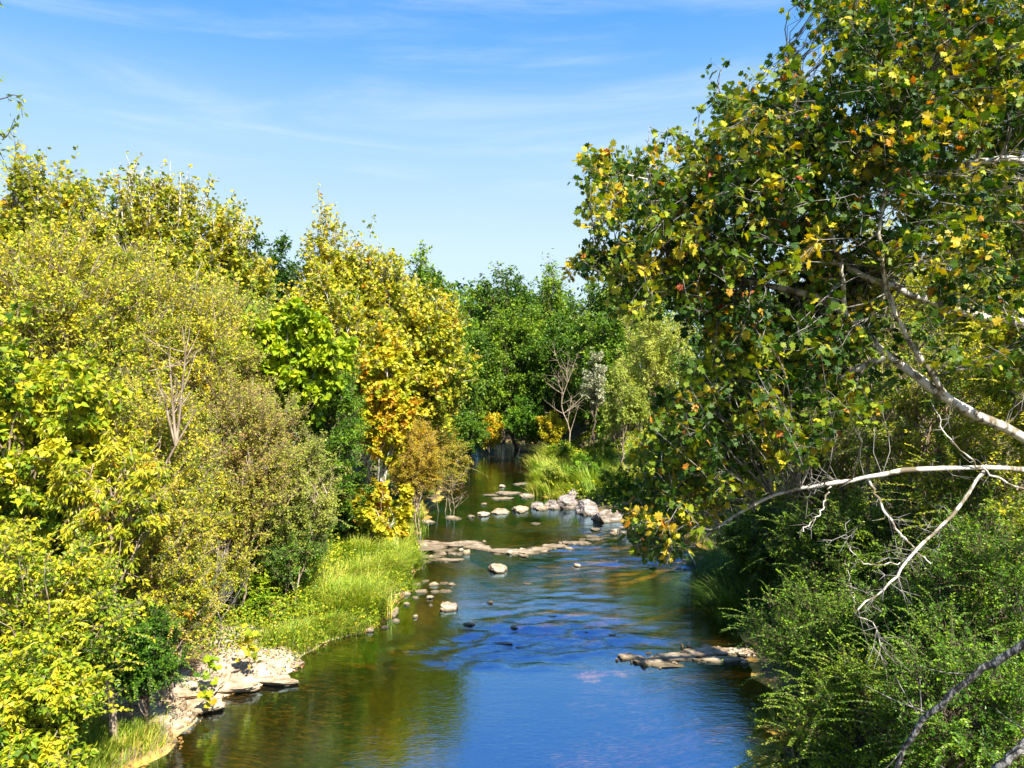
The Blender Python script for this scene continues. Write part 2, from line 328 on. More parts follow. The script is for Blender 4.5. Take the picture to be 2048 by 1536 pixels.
def plant(name, label, cat, group, px, d, top, bot, hw, leaf='oval', size=.09, n=9000, pal='leaf_mid_green', bark='brown',
          stems=1, spire=0., up=.35, base_px=None, seed=0, depth=None, droop=.0, long=1., trunk_r=None, twigs=True, tint=.5, spread=.18, shape=1.0, wood=1.0, shoots=0, sdir=(-.5,-.2,0), egg=.0, trunk_label=None, lean=None):
    rng = np.random.default_rng(seed+1234)
    cx, rxx = PX(px, d), hw/FP*d
    zt, zb = PZ(top, d), PZ(bot, d)
    ryy = depth if depth else min(rxx, (zt-zb)*.6)
    c = np.array([cx, d, (zt+zb)/2]); r = np.array([rxx, ryy, (zt-zb)/2])
    bx = cx if base_px is None else PX(base_px, d); by = d
    gz = float(ground_z(bx, by)); zb = max(zb, gz); 
    root = empty(name, (bx, by, gz), label, cat, group)
    org = np.array([bx, by, gz])
    hgt = zt-gz
    tr = trunk_r if trunk_r else (.011 if stems == 1 else .007)*hgt+.015
    # stems
    ns = stems; K = 12
    st = np.zeros((ns, K, 3)); t = np.linspace(0, 1, K)
    for k in range(ns):
        b = org + (rng.normal(0, .12*max(rxx, .5), 3)*[1, 1, 0] if ns > 1 else 0) - np.array([0, 0, .25])
        e = c + np.array([0, 0, r[2]*.62]) + (rng.normal(0, .45, 3)*r*[1, 1, .4] if ns > 1 else rng.normal(0, .08, 3)*r)
        mid = (b+e)/2 + rng.normal(0, .06, 3)*hgt*[1, 1, 0]
        if lean is not None: mid = mid+np.array(lean)
        st[k] = ((1-t)**2)[:, None]*b + (2*t*(1-t))[:, None]*mid + (t*t)[:, None]*e
        st[k, 1:-1] += rng.normal(0, .012*hgt, (K-2, 3))*[1, 1, .2]
    srad = tr*(1-.8*t)[None, :]*(1 if ns == 1 else .55)*np.ones((ns, 1))
    # limbs
    nl = 6 if twigs else 5
    Rm = float(np.mean(r)); n2, n3 = 7, 6
    n1 = max(6, int(n/(n2*n3*nl)))
    u = nrm(rng.normal(0, 1, (n1, 3))); u[:, 2] = u[:, 2]*.9+.08
    rr = (.38+.62*rng.random(n1)**.45)*(1+.16*np.sin(u[:, 0]*5+seed)*np.sin(u[:, 2]*6+u[:, 1]*4+seed))
    if egg: rr = rr*(1-egg*np.clip(u[:, 2], 0, 1)*np.linalg.norm(u[:, :2], axis=1)*1.4)
    E = c + u*rr[:, None]*r*.86
    E[:, 2] = np.maximum(E[:, 2], gz+.15)
    si = rng.integers(0, ns, n1); zt_s = st[si, -1, 2]; zb_s = st[si, 0, 2]
    ts = np.clip((E[:, 2]-zb_s)/(zt_s-zb_s)*.72-.08+rng.normal(0, .05, n1), .06, .93)
    S0, _ = along(st, si, ts)
    K1 = 7; t1 = np.linspace(0, 1, K1)[None, :, None]; ln = np.linalg.norm(E-S0, axis=1)[:, None]
    M = S0*.45+E*.55 + np.concatenate([np.zeros((n1, 2)), .12*ln], 1) + rng.normal(0, .09, (n1, 3))*ln
    lim = (1-t1)**2*S0[:, None]+2*t1*(1-t1)*M[:, None]+t1**2*E[:, None]
    lim[:, 1:-1] += rng.normal(0, .02, (n1, K1-2, 3))*ln[:, :, None]
    lr0 = np.clip(tr*(.20+.25*rng.random(n1)), .008*hgt**.5, None)*wood
    lrad = lr0[:, None]*(1-.75*np.linspace(0, 1, K1))[None]
    # sub branches
    idx = np.repeat(np.arange(n1), n2); tt = .30+.70*rng.random(len(idx))**.7
    Q, tg = along(lim, idx, tt)
    out = nrm((Q-c)/r)
    Ls = (Rm*.30*(.5+.7*rng.random(len(idx)))*long)[:, None]
    sd = nrm(tg*.5+out*.55+rng.normal(0, .55, (len(idx), 3))+np.array([0, 0, up-droop]))
    if spire > 0:
        topm = ((Q[:, 2]-c[2])/r[2] > .45) & (rng.random(len(idx)) < .6)
        sd[topm] = nrm(sd[topm]*.28+np.array([0, 0, 1.])); Ls[topm] *= 1+spire*.9
    K2 = 4; t2 = np.linspace(0, 1, K2)[None, :, None]
    bend = np.array([0, 0, .18 if droop <= 0 else -.30*droop])
    sub = Q[:, None]+sd[:, None]*Ls[:, :, None]*t2 + bend*Ls[:, :, None]*t2**2
    sub[:, :, 2] = np.maximum(sub[:, :, 2], gz-.5)
    sr = (lr0[idx]*.42)[:, None]*(1-.7*np.linspace(0, 1, K2))[None]
    # twigs
    id3 = np.repeat(np.arange(len(sub)), n3); t3 = .15+.85*rng.random(len(id3))
    Q3, tg3 = along(sub, id3, t3)
    Lt = Ls[id3]*.42*(.6+.6*rng.random((len(id3), 1)))
    td = nrm(tg3*.75+rng.normal(0, .55, (len(id3), 3))+np.array([0, 0, up*.4-droop]))
    tw = np.stack([Q3, Q3+td*Lt*.5+bend*Lt*.2, Q3+td*Lt+bend*Lt*.8], 1)
    twr = (sr[id3, 1]*.5)[:, None]*np.array([1, .75, .3])[None]
    # leaves
    id4 = np.repeat(np.arange(len(tw)), nl); t4 = .08+.92*rng.random(len(id4))
    P, tg4 = along(tw, id4, t4)
    side = nrm(np.cross(tg4, rng.normal(0, 1, (len(id4), 3))))
    D = nrm(tg4*.55+side*.9+np.array([0, 0, -.25-droop*.8])+rng.normal(0, .25, (len(id4), 3)))
    Nn = nrm(np.array([.18, -.12, .8])+rng.normal(0, .62, (len(id4), 3)))
    S = size*(.65+.6*rng.random(len(id4)))
    P = P+side*size*.25
    lc = rng.normal(0, spread*.55, n1); sc_ = rng.normal(0, spread*.5, len(sub))
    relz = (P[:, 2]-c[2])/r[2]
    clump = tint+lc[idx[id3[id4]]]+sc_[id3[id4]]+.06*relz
    if trunk_label or True:
        V, F = tubes(st-org, srad, 8); tk = obj('trunk' if ns == 1 else 'stems', mesh_np('trunk', V, F, smooth=True), BARK[bark], root)
    parts = [tubes(lim-org, lrad, 5), tubes(sub-org, sr, 3)]
    if twigs: parts.append(tubes(tw-org, np.maximum(twr, .0022), 3))
    if shoots:     # long arching canes with rows of leaves
        q0 = sub[rng.integers(0, len(sub), shoots), -1]; q0 = q0[:, :]
        o_ = nrm((q0-c)/r); cd = nrm(o_*.8+np.array(sdir)+np.array([0, 0, .55])+rng.normal(0, .35, (shoots, 3)))
        cl_ = rng.uniform(.35, .95, (shoots, 1))*min(1.3, .5+Rm*.5); q0 = q0-cd*cl_*.35; tc = np.linspace(0, 1, 9)[None, :, None]
        cane = q0[:, None]+cd[:, None]*cl_[:, :, None]*1.3*tc-np.array([0, 0, .38])*cl_[:, :, None]*tc**2.2+0
        parts.append(tubes(cane-org, np.tile(np.linspace(.006, .002, 9), (shoots, 1)), 4))
        m_ = 30; ic_ = np.repeat(np.arange(shoots), m_); tl = np.tile(np.linspace(.12, 1, m_), shoots)
        Pc, tgc = along(cane, ic_, tl); sd_ = nrm(np.cross(tgc, np.array([0, 0, 1.])))*np.where(np.arange(len(Pc)) % 2, 1, -1)[:, None]
        Dc = nrm(sd_+tgc*.7+rng.normal(0, .2, Pc.shape)+[0, 0, .1]); Nc = nrm(np.array([0, -.15, 1.])+rng.normal(0, .25, Pc.shape))
        P = np.concatenate([P, Pc]); D = np.concatenate([D, Dc]); Nn = np.concatenate([Nn, Nc]); S = np.concatenate([S, size*(.7+.4*rng.random(len(Pc)))])
        clump = np.concatenate([clump, tint+.15+rng.normal(0, .1, shoots)[ic_]])
    V, F = join(parts); obj('branches', mesh_np('branches', V, F, smooth=True), BARK[bark], root)
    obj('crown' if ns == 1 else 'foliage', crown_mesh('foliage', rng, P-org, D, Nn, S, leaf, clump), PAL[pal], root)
    return root

Lg, Fg, Rg, Hg = 'trees along the left bank', 'trees at the far bend', 'trees on the right bank', 'bushes on the right bank'
Bg, Pg = 'bushes on the left bank', 'shrubs on the point bar'
TT = 'tree'
TREES = [
 # left skyline and woods
 ('tree','tall gold tree with twin plumes reaching the sky at the left edge',TT,Lg,60,24,340,760,105,dict(leaf='star',size=0.116,n=44422,pal='leaf_gold',bark='grey',spire=1.0,tint=.42)),
 ('tree','narrow yellow tree with two pointed tips just right of the left edge plumes',TT,Lg,140,26,328,760,55,dict(leaf='star',size=0.136,n=18225,pal='leaf_gold',bark='grey',spire=1.1,tint=.45)),
 ('tree','dark green round tree peeping behind the yellow trees on the left skyline',TT,Lg,205,46,368,760,90,dict(leaf='oval',size=.24,n=15300,pal='leaf_mid_green',twigs=False,tint=.35)),
 ('sycamore_tree','broad yellow sycamore with the highest crown on the left skyline',TT,Lg,305,34,362,800,140,dict(leaf='star',size=0.151,n=59800,pal='leaf_gold',bark='white',spire=.6,tint=.40,trunk_r=.28)),
 ('sycamore_tree','yellow sycamore whose crown steps down towards the creek, white limb showing',TT,Lg,445,36,408,800,105,dict(leaf='star',size=0.151,n=42713,pal='leaf_gold',bark='white',spire=.6,tint=.40,base_px=405,trunk_r=.26)),
 ('tree','dark green tree behind the dip in the left skyline',TT,Lg,560,50,448,800,75,dict(leaf='oval',size=.26,n=13600,pal='leaf_mid_green',twigs=False,tint=.35)),
 ('sycamore_tree','golden sycamore with tall thin plumes, beside the dip in the skyline',TT,Lg,665,38,418,860,80,dict(leaf='star',size=0.151,n=39866,pal='leaf_gold',bark='white',spire=1.2,tint=.46,egg=.3)),
 ('sycamore_tree','golden sycamore sloping down between the plumed tree and the green woods',TT,Lg,760,39,478,900,95,dict(leaf='star',size=0.151,n=42713,pal='leaf_gold',bark='white',spire=.4,tint=.42)),
 ('sycamore_tree','gold and amber sycamore leaning out over the creek below the skyline',TT,Lg,845,36,565,900,98,dict(leaf='star',size=0.145,n=54103,pal='leaf_gold',bark='white',tint=.45,base_px=820)),
 ('sycamore_tree','olive and gold sycamore filling the slope below the plumed tree',TT,Lg,650,34,560,920,120,dict(leaf='star',size=0.138,n=45562,pal='leaf_gold',bark='white',tint=.40)),
 ('tree','olive tree with bare grey twigs in the shade under the yellow skyline trees',TT,Lg,470,30,560,860,130,dict(leaf='oval',size=0.136,n=20047,pal='leaf_olive',bark='tan',tint=.35)),
 # left bank nearer
 ('vine_draped_tree','wide yellow green tree draped with vines, upper left under the plumes',TT,Lg,120,18.5,420,960,210,dict(leaf='oval',size=0.087,n=71077,pal='leaf_yellow_green',bark='tan',stems=4,tint=.48,up=.2)),
 ('tree','yellow green thicket tree with pinkish twigs below the highest crown',TT,Lg,330,21,500,960,165,dict(leaf='oval',size=0.079,n=61600,pal='leaf_yellow_green',bark='tan',stems=4,tint=.52,up=.3)),
 ('tree','fine leaved olive green tree left of the bright lime leaved tree',TT,Lg,440,23,570,930,120,dict(leaf='oval',size=0.079,n=40276,pal='leaf_olive',bark='tan',stems=3,tint=.70)),
 ('tree','bright lime green tree with large drooping heart shaped leaves',TT,Lg,578,24,592,770,122,dict(leaf='heart',size=.20,n=12000,pal='leaf_lime',bark='grey',tint=.66,droop=.35,spread=.2)),
 ('tree','slender orange leaved sycamore with pale bent trunk at the water edge',TT,Lg,782,29,655,940,62,dict(leaf='star',size=0.145,n=14807,pal='leaf_orange',bark='white',tint=.36,spread=.3,base_px=722,trunk_r=.10,lean=(-.3,0,0))),
 ('shrub','rich green upright shrub between the lime tree and the orange sycamore','bush',Bg,660,26,700,1000,75,dict(leaf='slim',size=0.119,n=25515,pal='leaf_fresh_green',stems=3,tint=.55,up=.6,shoots=45,sdir=(.4,-.3,.1))),
 ('shrub','grey twigged olive bush on the slope left of the green upright shrub','bush',Bg,480,20.5,740,1120,130,dict(leaf='oval',size=0.061,n=47385,pal='leaf_olive',bark='tan',stems=5,tint=.72,up=.5,shoots=45,sdir=(.4,-.3,.1))),
 ('shrub','pale yellow green fine leaved bush above the tall bank grass','bush',Bg,590,21.5,860,1110,95,dict(leaf='oval',size=0.058,n=35538,pal='leaf_willow',bark='tan',stems=4,tint=.50,up=.4,shoots=45,sdir=(.4,-.3,.1))),
 ('shrub','rounded fresh green bush on the bank just above the rock shelf','bush',Bg,545,21.8,975,1185,135,dict(leaf='oval',size=0.061,n=40276,pal='leaf_fresh_green',bark='tan',stems=4,tint=.50,up=.2,shoots=45,sdir=(.4,-.3,.1))),
 ('shrub','amber feathery bush overhanging the water below the orange sycamore','bush',Bg,832,33,828,1015,60,dict(leaf='slim',size=0.093,n=27337,pal='leaf_amber',bark='tan',stems=4,tint=.45,up=.3,spread=.1,shoots=45,sdir=(.4,-.3,.1))),
 ('shrub','olive gold bush spreading farthest over the creek on the left bank','bush',Bg,895,39,868,985,52,dict(leaf='slim',size=0.119,n=11846,pal='leaf_amber',bark='tan',stems=3,tint=.15,up=.2,shoots=45,sdir=(.4,-.3,.1))),
 ('sapling','yellow leaved young sycamore low at the water edge under the orange one','tree',Lg,772,28,960,1090,78,dict(leaf='star',size=0.145,n=4209,pal='leaf_gold',bark='white',tint=.62,stems=2)),
 ('shrub','dark green bush in shade between tall grass and orange sycamore','bush',Bg,695,28,930,1090,60,dict(leaf='oval',size=0.093,n=12757,pal='leaf_mid_green',stems=3,tint=.45,shoots=45,sdir=(.4,-.3,.1))),
 ('vine_draped_shrub','vine covered bush with round green leaves against the left edge','bush',Bg,60,14.5,640,1180,200,dict(leaf='heart',size=.12,n=22950,pal='leaf_yellow_green',bark='tan',stems=4,tint=.42,droop=.2)),
 ('shrub','yellow and tan thicket in the middle of the left bank wall of leaves','bush',Bg,270,16.5,740,1200,170,dict(leaf='oval',size=0.069,n=56862,pal='leaf_yellow_green',bark='tan',stems=5,tint=.46,up=.3,shoots=45,sdir=(.4,-.3,.1))),
 ('small_tree','small tree with long hanging yellow leaflets over the left thicket','tree',Lg,235,13.5,870,1080,125,dict(leaf='slim',size=0.117,n=12320,pal='leaf_gold',bark='tan',tint=.42,droop=.5)),
 ('shrub','dry yellow and rust bush standing above the rock shelf','bush',Bg,330,15.2,960,1350,100,dict(leaf='oval',size=0.054,n=35538,pal='leaf_gold',bark='tan',stems=5,tint=.45,up=.4,wood=1.3,spread=.3,shoots=45,sdir=(.4,-.3,.1))),
 ('shrub','large yellow green bush with arching bare twigs at the left edge','bush',Bg,75,11.5,1050,1460,180,dict(leaf='oval',size=0.076,n=35538,pal='leaf_yellow_green',bark='tan',stems=5,tint=.36,droop=.15,shoots=45,sdir=(.4,-.3,.1))),
 ('shrub','dark green bush touching the rock shelf on the near left bank','bush',Bg,275,13.9,1215,1400,85,dict(leaf='oval',size=0.054,n=21322,pal='leaf_fresh_green',stems=4,tint=.35,shoots=45,sdir=(.4,-.3,.1))),
 ('shrub','nearest bush with big yellow tipped leaves in the bottom left corner','bush',Bg,50,9.6,1290,1600,150,dict(leaf='oval',size=0.087,n=21322,pal='leaf_yellow_green',bark='tan',stems=4,tint=.34,droop=.2,shoots=45,sdir=(.4,-.3,.1))),
 ('shrub','low bright green leafy bush between rock shelf and tall bank grass','bush',Bg,500,20.6,1150,1225,60,dict(leaf='round',size=0.079,n=7107,pal='leaf_lime',stems=3,tint=.4,shoots=45,sdir=(.4,-.3,.1))),
 ('shrub','yellow green bush rising behind the rock shelf at mid bank','bush',Bg,405,19.6,900,1250,105,dict(leaf='oval',size=0.061,n=35538,pal='leaf_yellow_green',bark='tan',stems=4,tint=.50,up=.4,shoots=45,sdir=(.4,-.3,.1))),
 ('tree','vine wrapped tree partly cut off by the left edge of the photo',TT,Lg,-150,17,380,1000,200,dict(leaf='oval',size=0.101,n=21322,pal='leaf_yellow_green',bark='tan',tint=.5)),
 # far bend
 ('tree','dark green tree poking above the golden sycamore slope',TT,Fg,850,62,488,920,68,dict(leaf='oval',size=.32,n=15300,pal='leaf_mid_green',twigs=False,up=.1,tint=0.67)),
 ('tree','small green skyline tree at the left of the far bend',TT,Fg,925,84,532,890,48,dict(leaf='oval',size=.36,n=11900,pal='leaf_mid_green',twigs=False,up=.1,tint=0.72)),
 ('tree','rounded green skyline tree in the middle of the far bend',TT,Fg,1010,86,522,890,68,dict(leaf='oval',size=.36,n=17000,pal='leaf_mid_green',twigs=False,up=.1,tint=0.54)),
 ('tree','lighter green skyline tree right of the middle of the far bend',TT,Fg,1105,90,512,890,55,dict(leaf='oval',size=.38,n=13600,pal='leaf_mid_green',twigs=False,up=.1,tint=0.84,spire=.5)),
 ('tree','green tree behind the left tips of the near sycamore leaves',TT,Fg,1180,82,528,890,70,dict(leaf='oval',size=.36,n=15300,pal='leaf_mid_green',twigs=False,up=.1,tint=0.62)),
 ('tree','dark green lower tree above the shaded far bank on its left side',TT,Fg,940,73,620,895,72,dict(leaf='oval',size=.30,n=18700,pal='leaf_mid_green',twigs=False,up=.1,tint=0.67)),
 ('tree','dense dark tree in the centre of the far bend, above the far bank',TT,Fg,1030,77,600,880,80,dict(leaf='oval',size=.30,n=22100,pal='leaf_mid_green',twigs=False,up=.1,tint=0.74)),
 ('tree','green tree behind the bare grey tree at the far bend',TT,Fg,1125,74,625,880,75,dict(leaf='oval',size=.30,n=18700,pal='leaf_mid_green',twigs=False,up=.1,tint=0.50)),
 ('tree','dark tree beside the pale leaved one at the right of the bend',TT,Fg,1205,66,600,890,70,dict(leaf='oval',size=.28,n=15300,pal='leaf_mid_green',twigs=False,up=.1,tint=0.62)),
 ('shrub','bright green bush lit at the foot of the far woods','bush',Fg,1050,70,795,885,48,dict(leaf='oval',size=.20,n=10200,pal='leaf_fresh_green',stems=3,twigs=False,tint=.4)),
 ('shrub','rust tinged bush drooping over the shaded far water','bush',Fg,975,72,828,893,42,dict(leaf='oval',size=.20,n=7650,pal='leaf_orange',stems=3,twigs=False,tint=.30)),
 ('shrub','orange tinged bush on the pale far bank','bush',Fg,1105,68,828,895,38,dict(leaf='oval',size=.18,n=6800,pal='leaf_orange',stems=3,twigs=False,tint=.28)),
 ('tree','pale cream leaved small tree at the edge of the dark far woods',TT,Fg,1195,56,690,810,26,dict(leaf='oval',size=.20,n=3060,pal='leaf_pale',twigs=False,up=.1,tint=0.62)),
 ('willow_tree','soft yellow green willow rising behind the point bar',TT,Fg,1305,48,605,880,88,dict(leaf='slim',size=.22,n=20000,pal='leaf_willow',bark='tan',tint=.60,up=.5,stems=3,spread=.1)),
 ('willow_tree','smaller willow to the left and in front of the big yellow green one',TT,Fg,1245,45,710,900,48,dict(leaf='slim',size=.19,n=8000,pal='leaf_willow',bark='tan',tint=.45,up=.5,stems=3,spread=.12)),
 ('shrub','low fresh bush at the left tip of the point bar','bush',Pg,1105,45,925,990,30,dict(leaf='oval',size=.11,n=4000,pal='leaf_willow',stems=3,tint=.5)),
 ('shrub','green bush in the middle of the point bar above the boulders','bush',Pg,1170,46,905,995,42,dict(leaf='oval',size=.12,n=6500,pal='leaf_fresh_green',stems=3,tint=.6)),
 ('shrub','dark green bush right above the largest boulder','bush',Pg,1240,41,930,1025,42,dict(leaf='oval',size=.11,n=6500,pal='leaf_mid_green',stems=3,tint=.6)),
 ('shrub','yellow green bush behind the hanging sycamore leaves on the point bar','bush',Pg,1310,42,850,1050,55,dict(leaf='oval',size=.12,n=8500,pal='leaf_yellow_green',stems=3,tint=.5)),
 ('tree','warm green tree filling the skyline behind the big willow',TT,Fg,1270,72,560,890,70,dict(leaf='oval',size=.30,n=17000,pal='leaf_mid_green',twigs=False,up=.1,tint=0.67)),
 ('shrub','low green bush lit at the foot of the golden sycamores by the dark pool','bush',Fg,935,58,835,905,40,dict(leaf='oval',size=.17,n=9000,pal='leaf_mid_green',stems=3,twigs=False,tint=.6)),
 ('shrub','tan and orange undergrowth over the pale far bank at the creek end','bush',Fg,1060,77,845,890,34,dict(leaf='oval',size=.20,n=5000,pal='leaf_olive',stems=3,twigs=False,tint=.75)),
 ('tree','mid green tree low at the left of the far woods beside the golden leaves',TT,Fg,900,66,650,890,62,dict(leaf='oval',size=.26,n=15000,pal='leaf_mid_green',twigs=False,up=.1,tint=0.62)),
 ('shrub','leafy yellow green bush rising from the reeds of the point bar','bush',Pg,1205,54,875,965,48,dict(leaf='oval',size=.13,n=9000,pal='leaf_yellow_green',stems=3,tint=.30)),
 ('shrub','small green bush beside the reeds nearest the dark pool','bush',Pg,1125,57,880,935,32,dict(leaf='oval',size=.13,n=6000,pal='leaf_yellow_green',stems=3,tint=.22)),
 # right bank background
 ('shrub','leafy green bush low behind the longest bare hanging limb','bush',Hg,1660,18.5,1020,1260,110,dict(leaf='oval',size=.075,n=12480,pal='leaf_mid_green',stems=5,tint=0.52,long=1.4,spread=.26,shoots=105)),
 ('shrub','yellow green bush at the right edge level with the bare limb fork','bush',Hg,1960,15.5,900,1180,120,dict(leaf='oval',size=.08,n=12480,pal='leaf_yellow_green',bark='tan',stems=5,tint=0.20,long=1.3,spread=.26,shoots=124)),
 ('tree','shaded tree on the right bank behind the lower hanging sycamore leaves',TT,Rg,1440,36,600,1050,110,dict(leaf='oval',size=.20,n=18900,pal='leaf_mid_green',bark='tan',tint=.5)),
 ('tree','olive tree behind the middle of the sycamore canopy on the right bank',TT,Rg,1590,31,540,1000,120,dict(leaf='oval',size=.18,n=20250,pal='leaf_olive',bark='grey',tint=.30)),
 ('tree','tall yellowish tree behind the sycamore limbs on the right',TT,Rg,1800,27,430,1000,150,dict(leaf='oval',size=.16,n=27000,pal='leaf_yellow_green',bark='tan',tint=.40)),
 ('vine_draped_tree','vine hung yellow green tree standing at the right edge',TT,Rg,1990,20,230,900,120,dict(leaf='oval',size=.12,n=35100,pal='leaf_yellow_green',bark='tan',tint=.48,stems=2,droop=.3)),
 ('shrub','brown twiggy thicket under the thick white limb on the right bank','bush',Hg,1640,21,720,1060,140,dict(leaf='oval',size=0.085,n=21322,pal='leaf_olive',bark='tan',stems=5,tint=.32,wood=1.4,up=.2,spread=.26,shoots=71)),
 ('shrub','yellow brown thicket behind the thick white limb near the right edge','bush',Hg,1880,17.5,660,1050,170,dict(leaf='oval',size=0.081,n=21607,pal='leaf_yellow_green',bark='tan',stems=5,tint=0.28,wood=1.3,spread=.26,shoots=110)),
 ('shrub','vine tangle with yellow leaves cut off by the right edge','bush',Hg,2060,15,520,960,90,dict(leaf='oval',size=0.093,n=10234,pal='leaf_yellow_green',bark='tan',stems=3,tint=0.40,droop=.3,spread=.26,shoots=130)),
 ('shrub','deep green bush in shade above the dark right bank grass','bush',Hg,1530,22,1000,1170,110,dict(leaf='oval',size=0.072,n=17058,pal='leaf_mid_green',stems=4,tint=.5,spread=.26,shoots=68)),
 ('shrub','dark green bush behind the crossed bare limbs','bush',Hg,1760,17.5,990,1240,150,dict(leaf='oval',size=0.064,n=20469,pal='leaf_mid_green',stems=5,tint=0.58,spread=.26,shoots=110)),
 ('shrub','bright green bush at the right edge below the bare limbs','bush',Hg,1990,12.5,1060,1370,150,dict(leaf='oval',size=0.053,n=20469,pal='leaf_fresh_green',stems=5,tint=0.45,long=1.5,spread=.26,shoots=156)),
 ('shrub','arching green bush reaching over the water beside the right rock shelf','bush',Hg,1665,14.6,1195,1390,135,dict(leaf='oval',size=0.053,n=18195,pal='leaf_fresh_green',stems=5,tint=0.50,long=2.0,spread=.26,shoots=132)),
 ('shrub','bright yellow tinged green bush at the bottom right water edge','bush',Hg,1735,11.9,1340,1580,140,dict(leaf='oval',size=0.051,n=18195,pal='leaf_lime',stems=5,tint=0.25,long=1.7,spread=.26,shoots=163)),
 ('shrub','green bush filling the bottom right corner behind the leaning stem','bush',Hg,1910,10.2,1270,1590,150,dict(leaf='oval',size=0.049,n=17057,pal='leaf_fresh_green',stems=5,tint=0.45,long=1.6,spread=.26,shoots=191)),
 ('shrub','half dry twiggy bush overhanging the water at bottom right','bush',Hg,1590,12.4,1440,1570,50,dict(leaf='oval',size=0.051,n=1704,pal='leaf_olive',bark='tan',stems=4,tint=0.40,wood=1.6,long=1.5,spread=.26,shoots=156)),
 ('shrub','mid green bush between the bottom right bushes and the dark bank','bush',Hg,1800,13.8,1150,1380,130,dict(leaf='oval',size=0.055,n=17057,pal='leaf_fresh_green',stems=5,tint=0.45,long=1.6,spread=.26,shoots=140)),
]
for k, (nm, lab, cat, grp, px, d, top, bot, hw, kw) in enumerate(TREES):
    plant(nm, lab, cat, grp, px, d, top, bot, hw, seed=k*17+3, **kw)

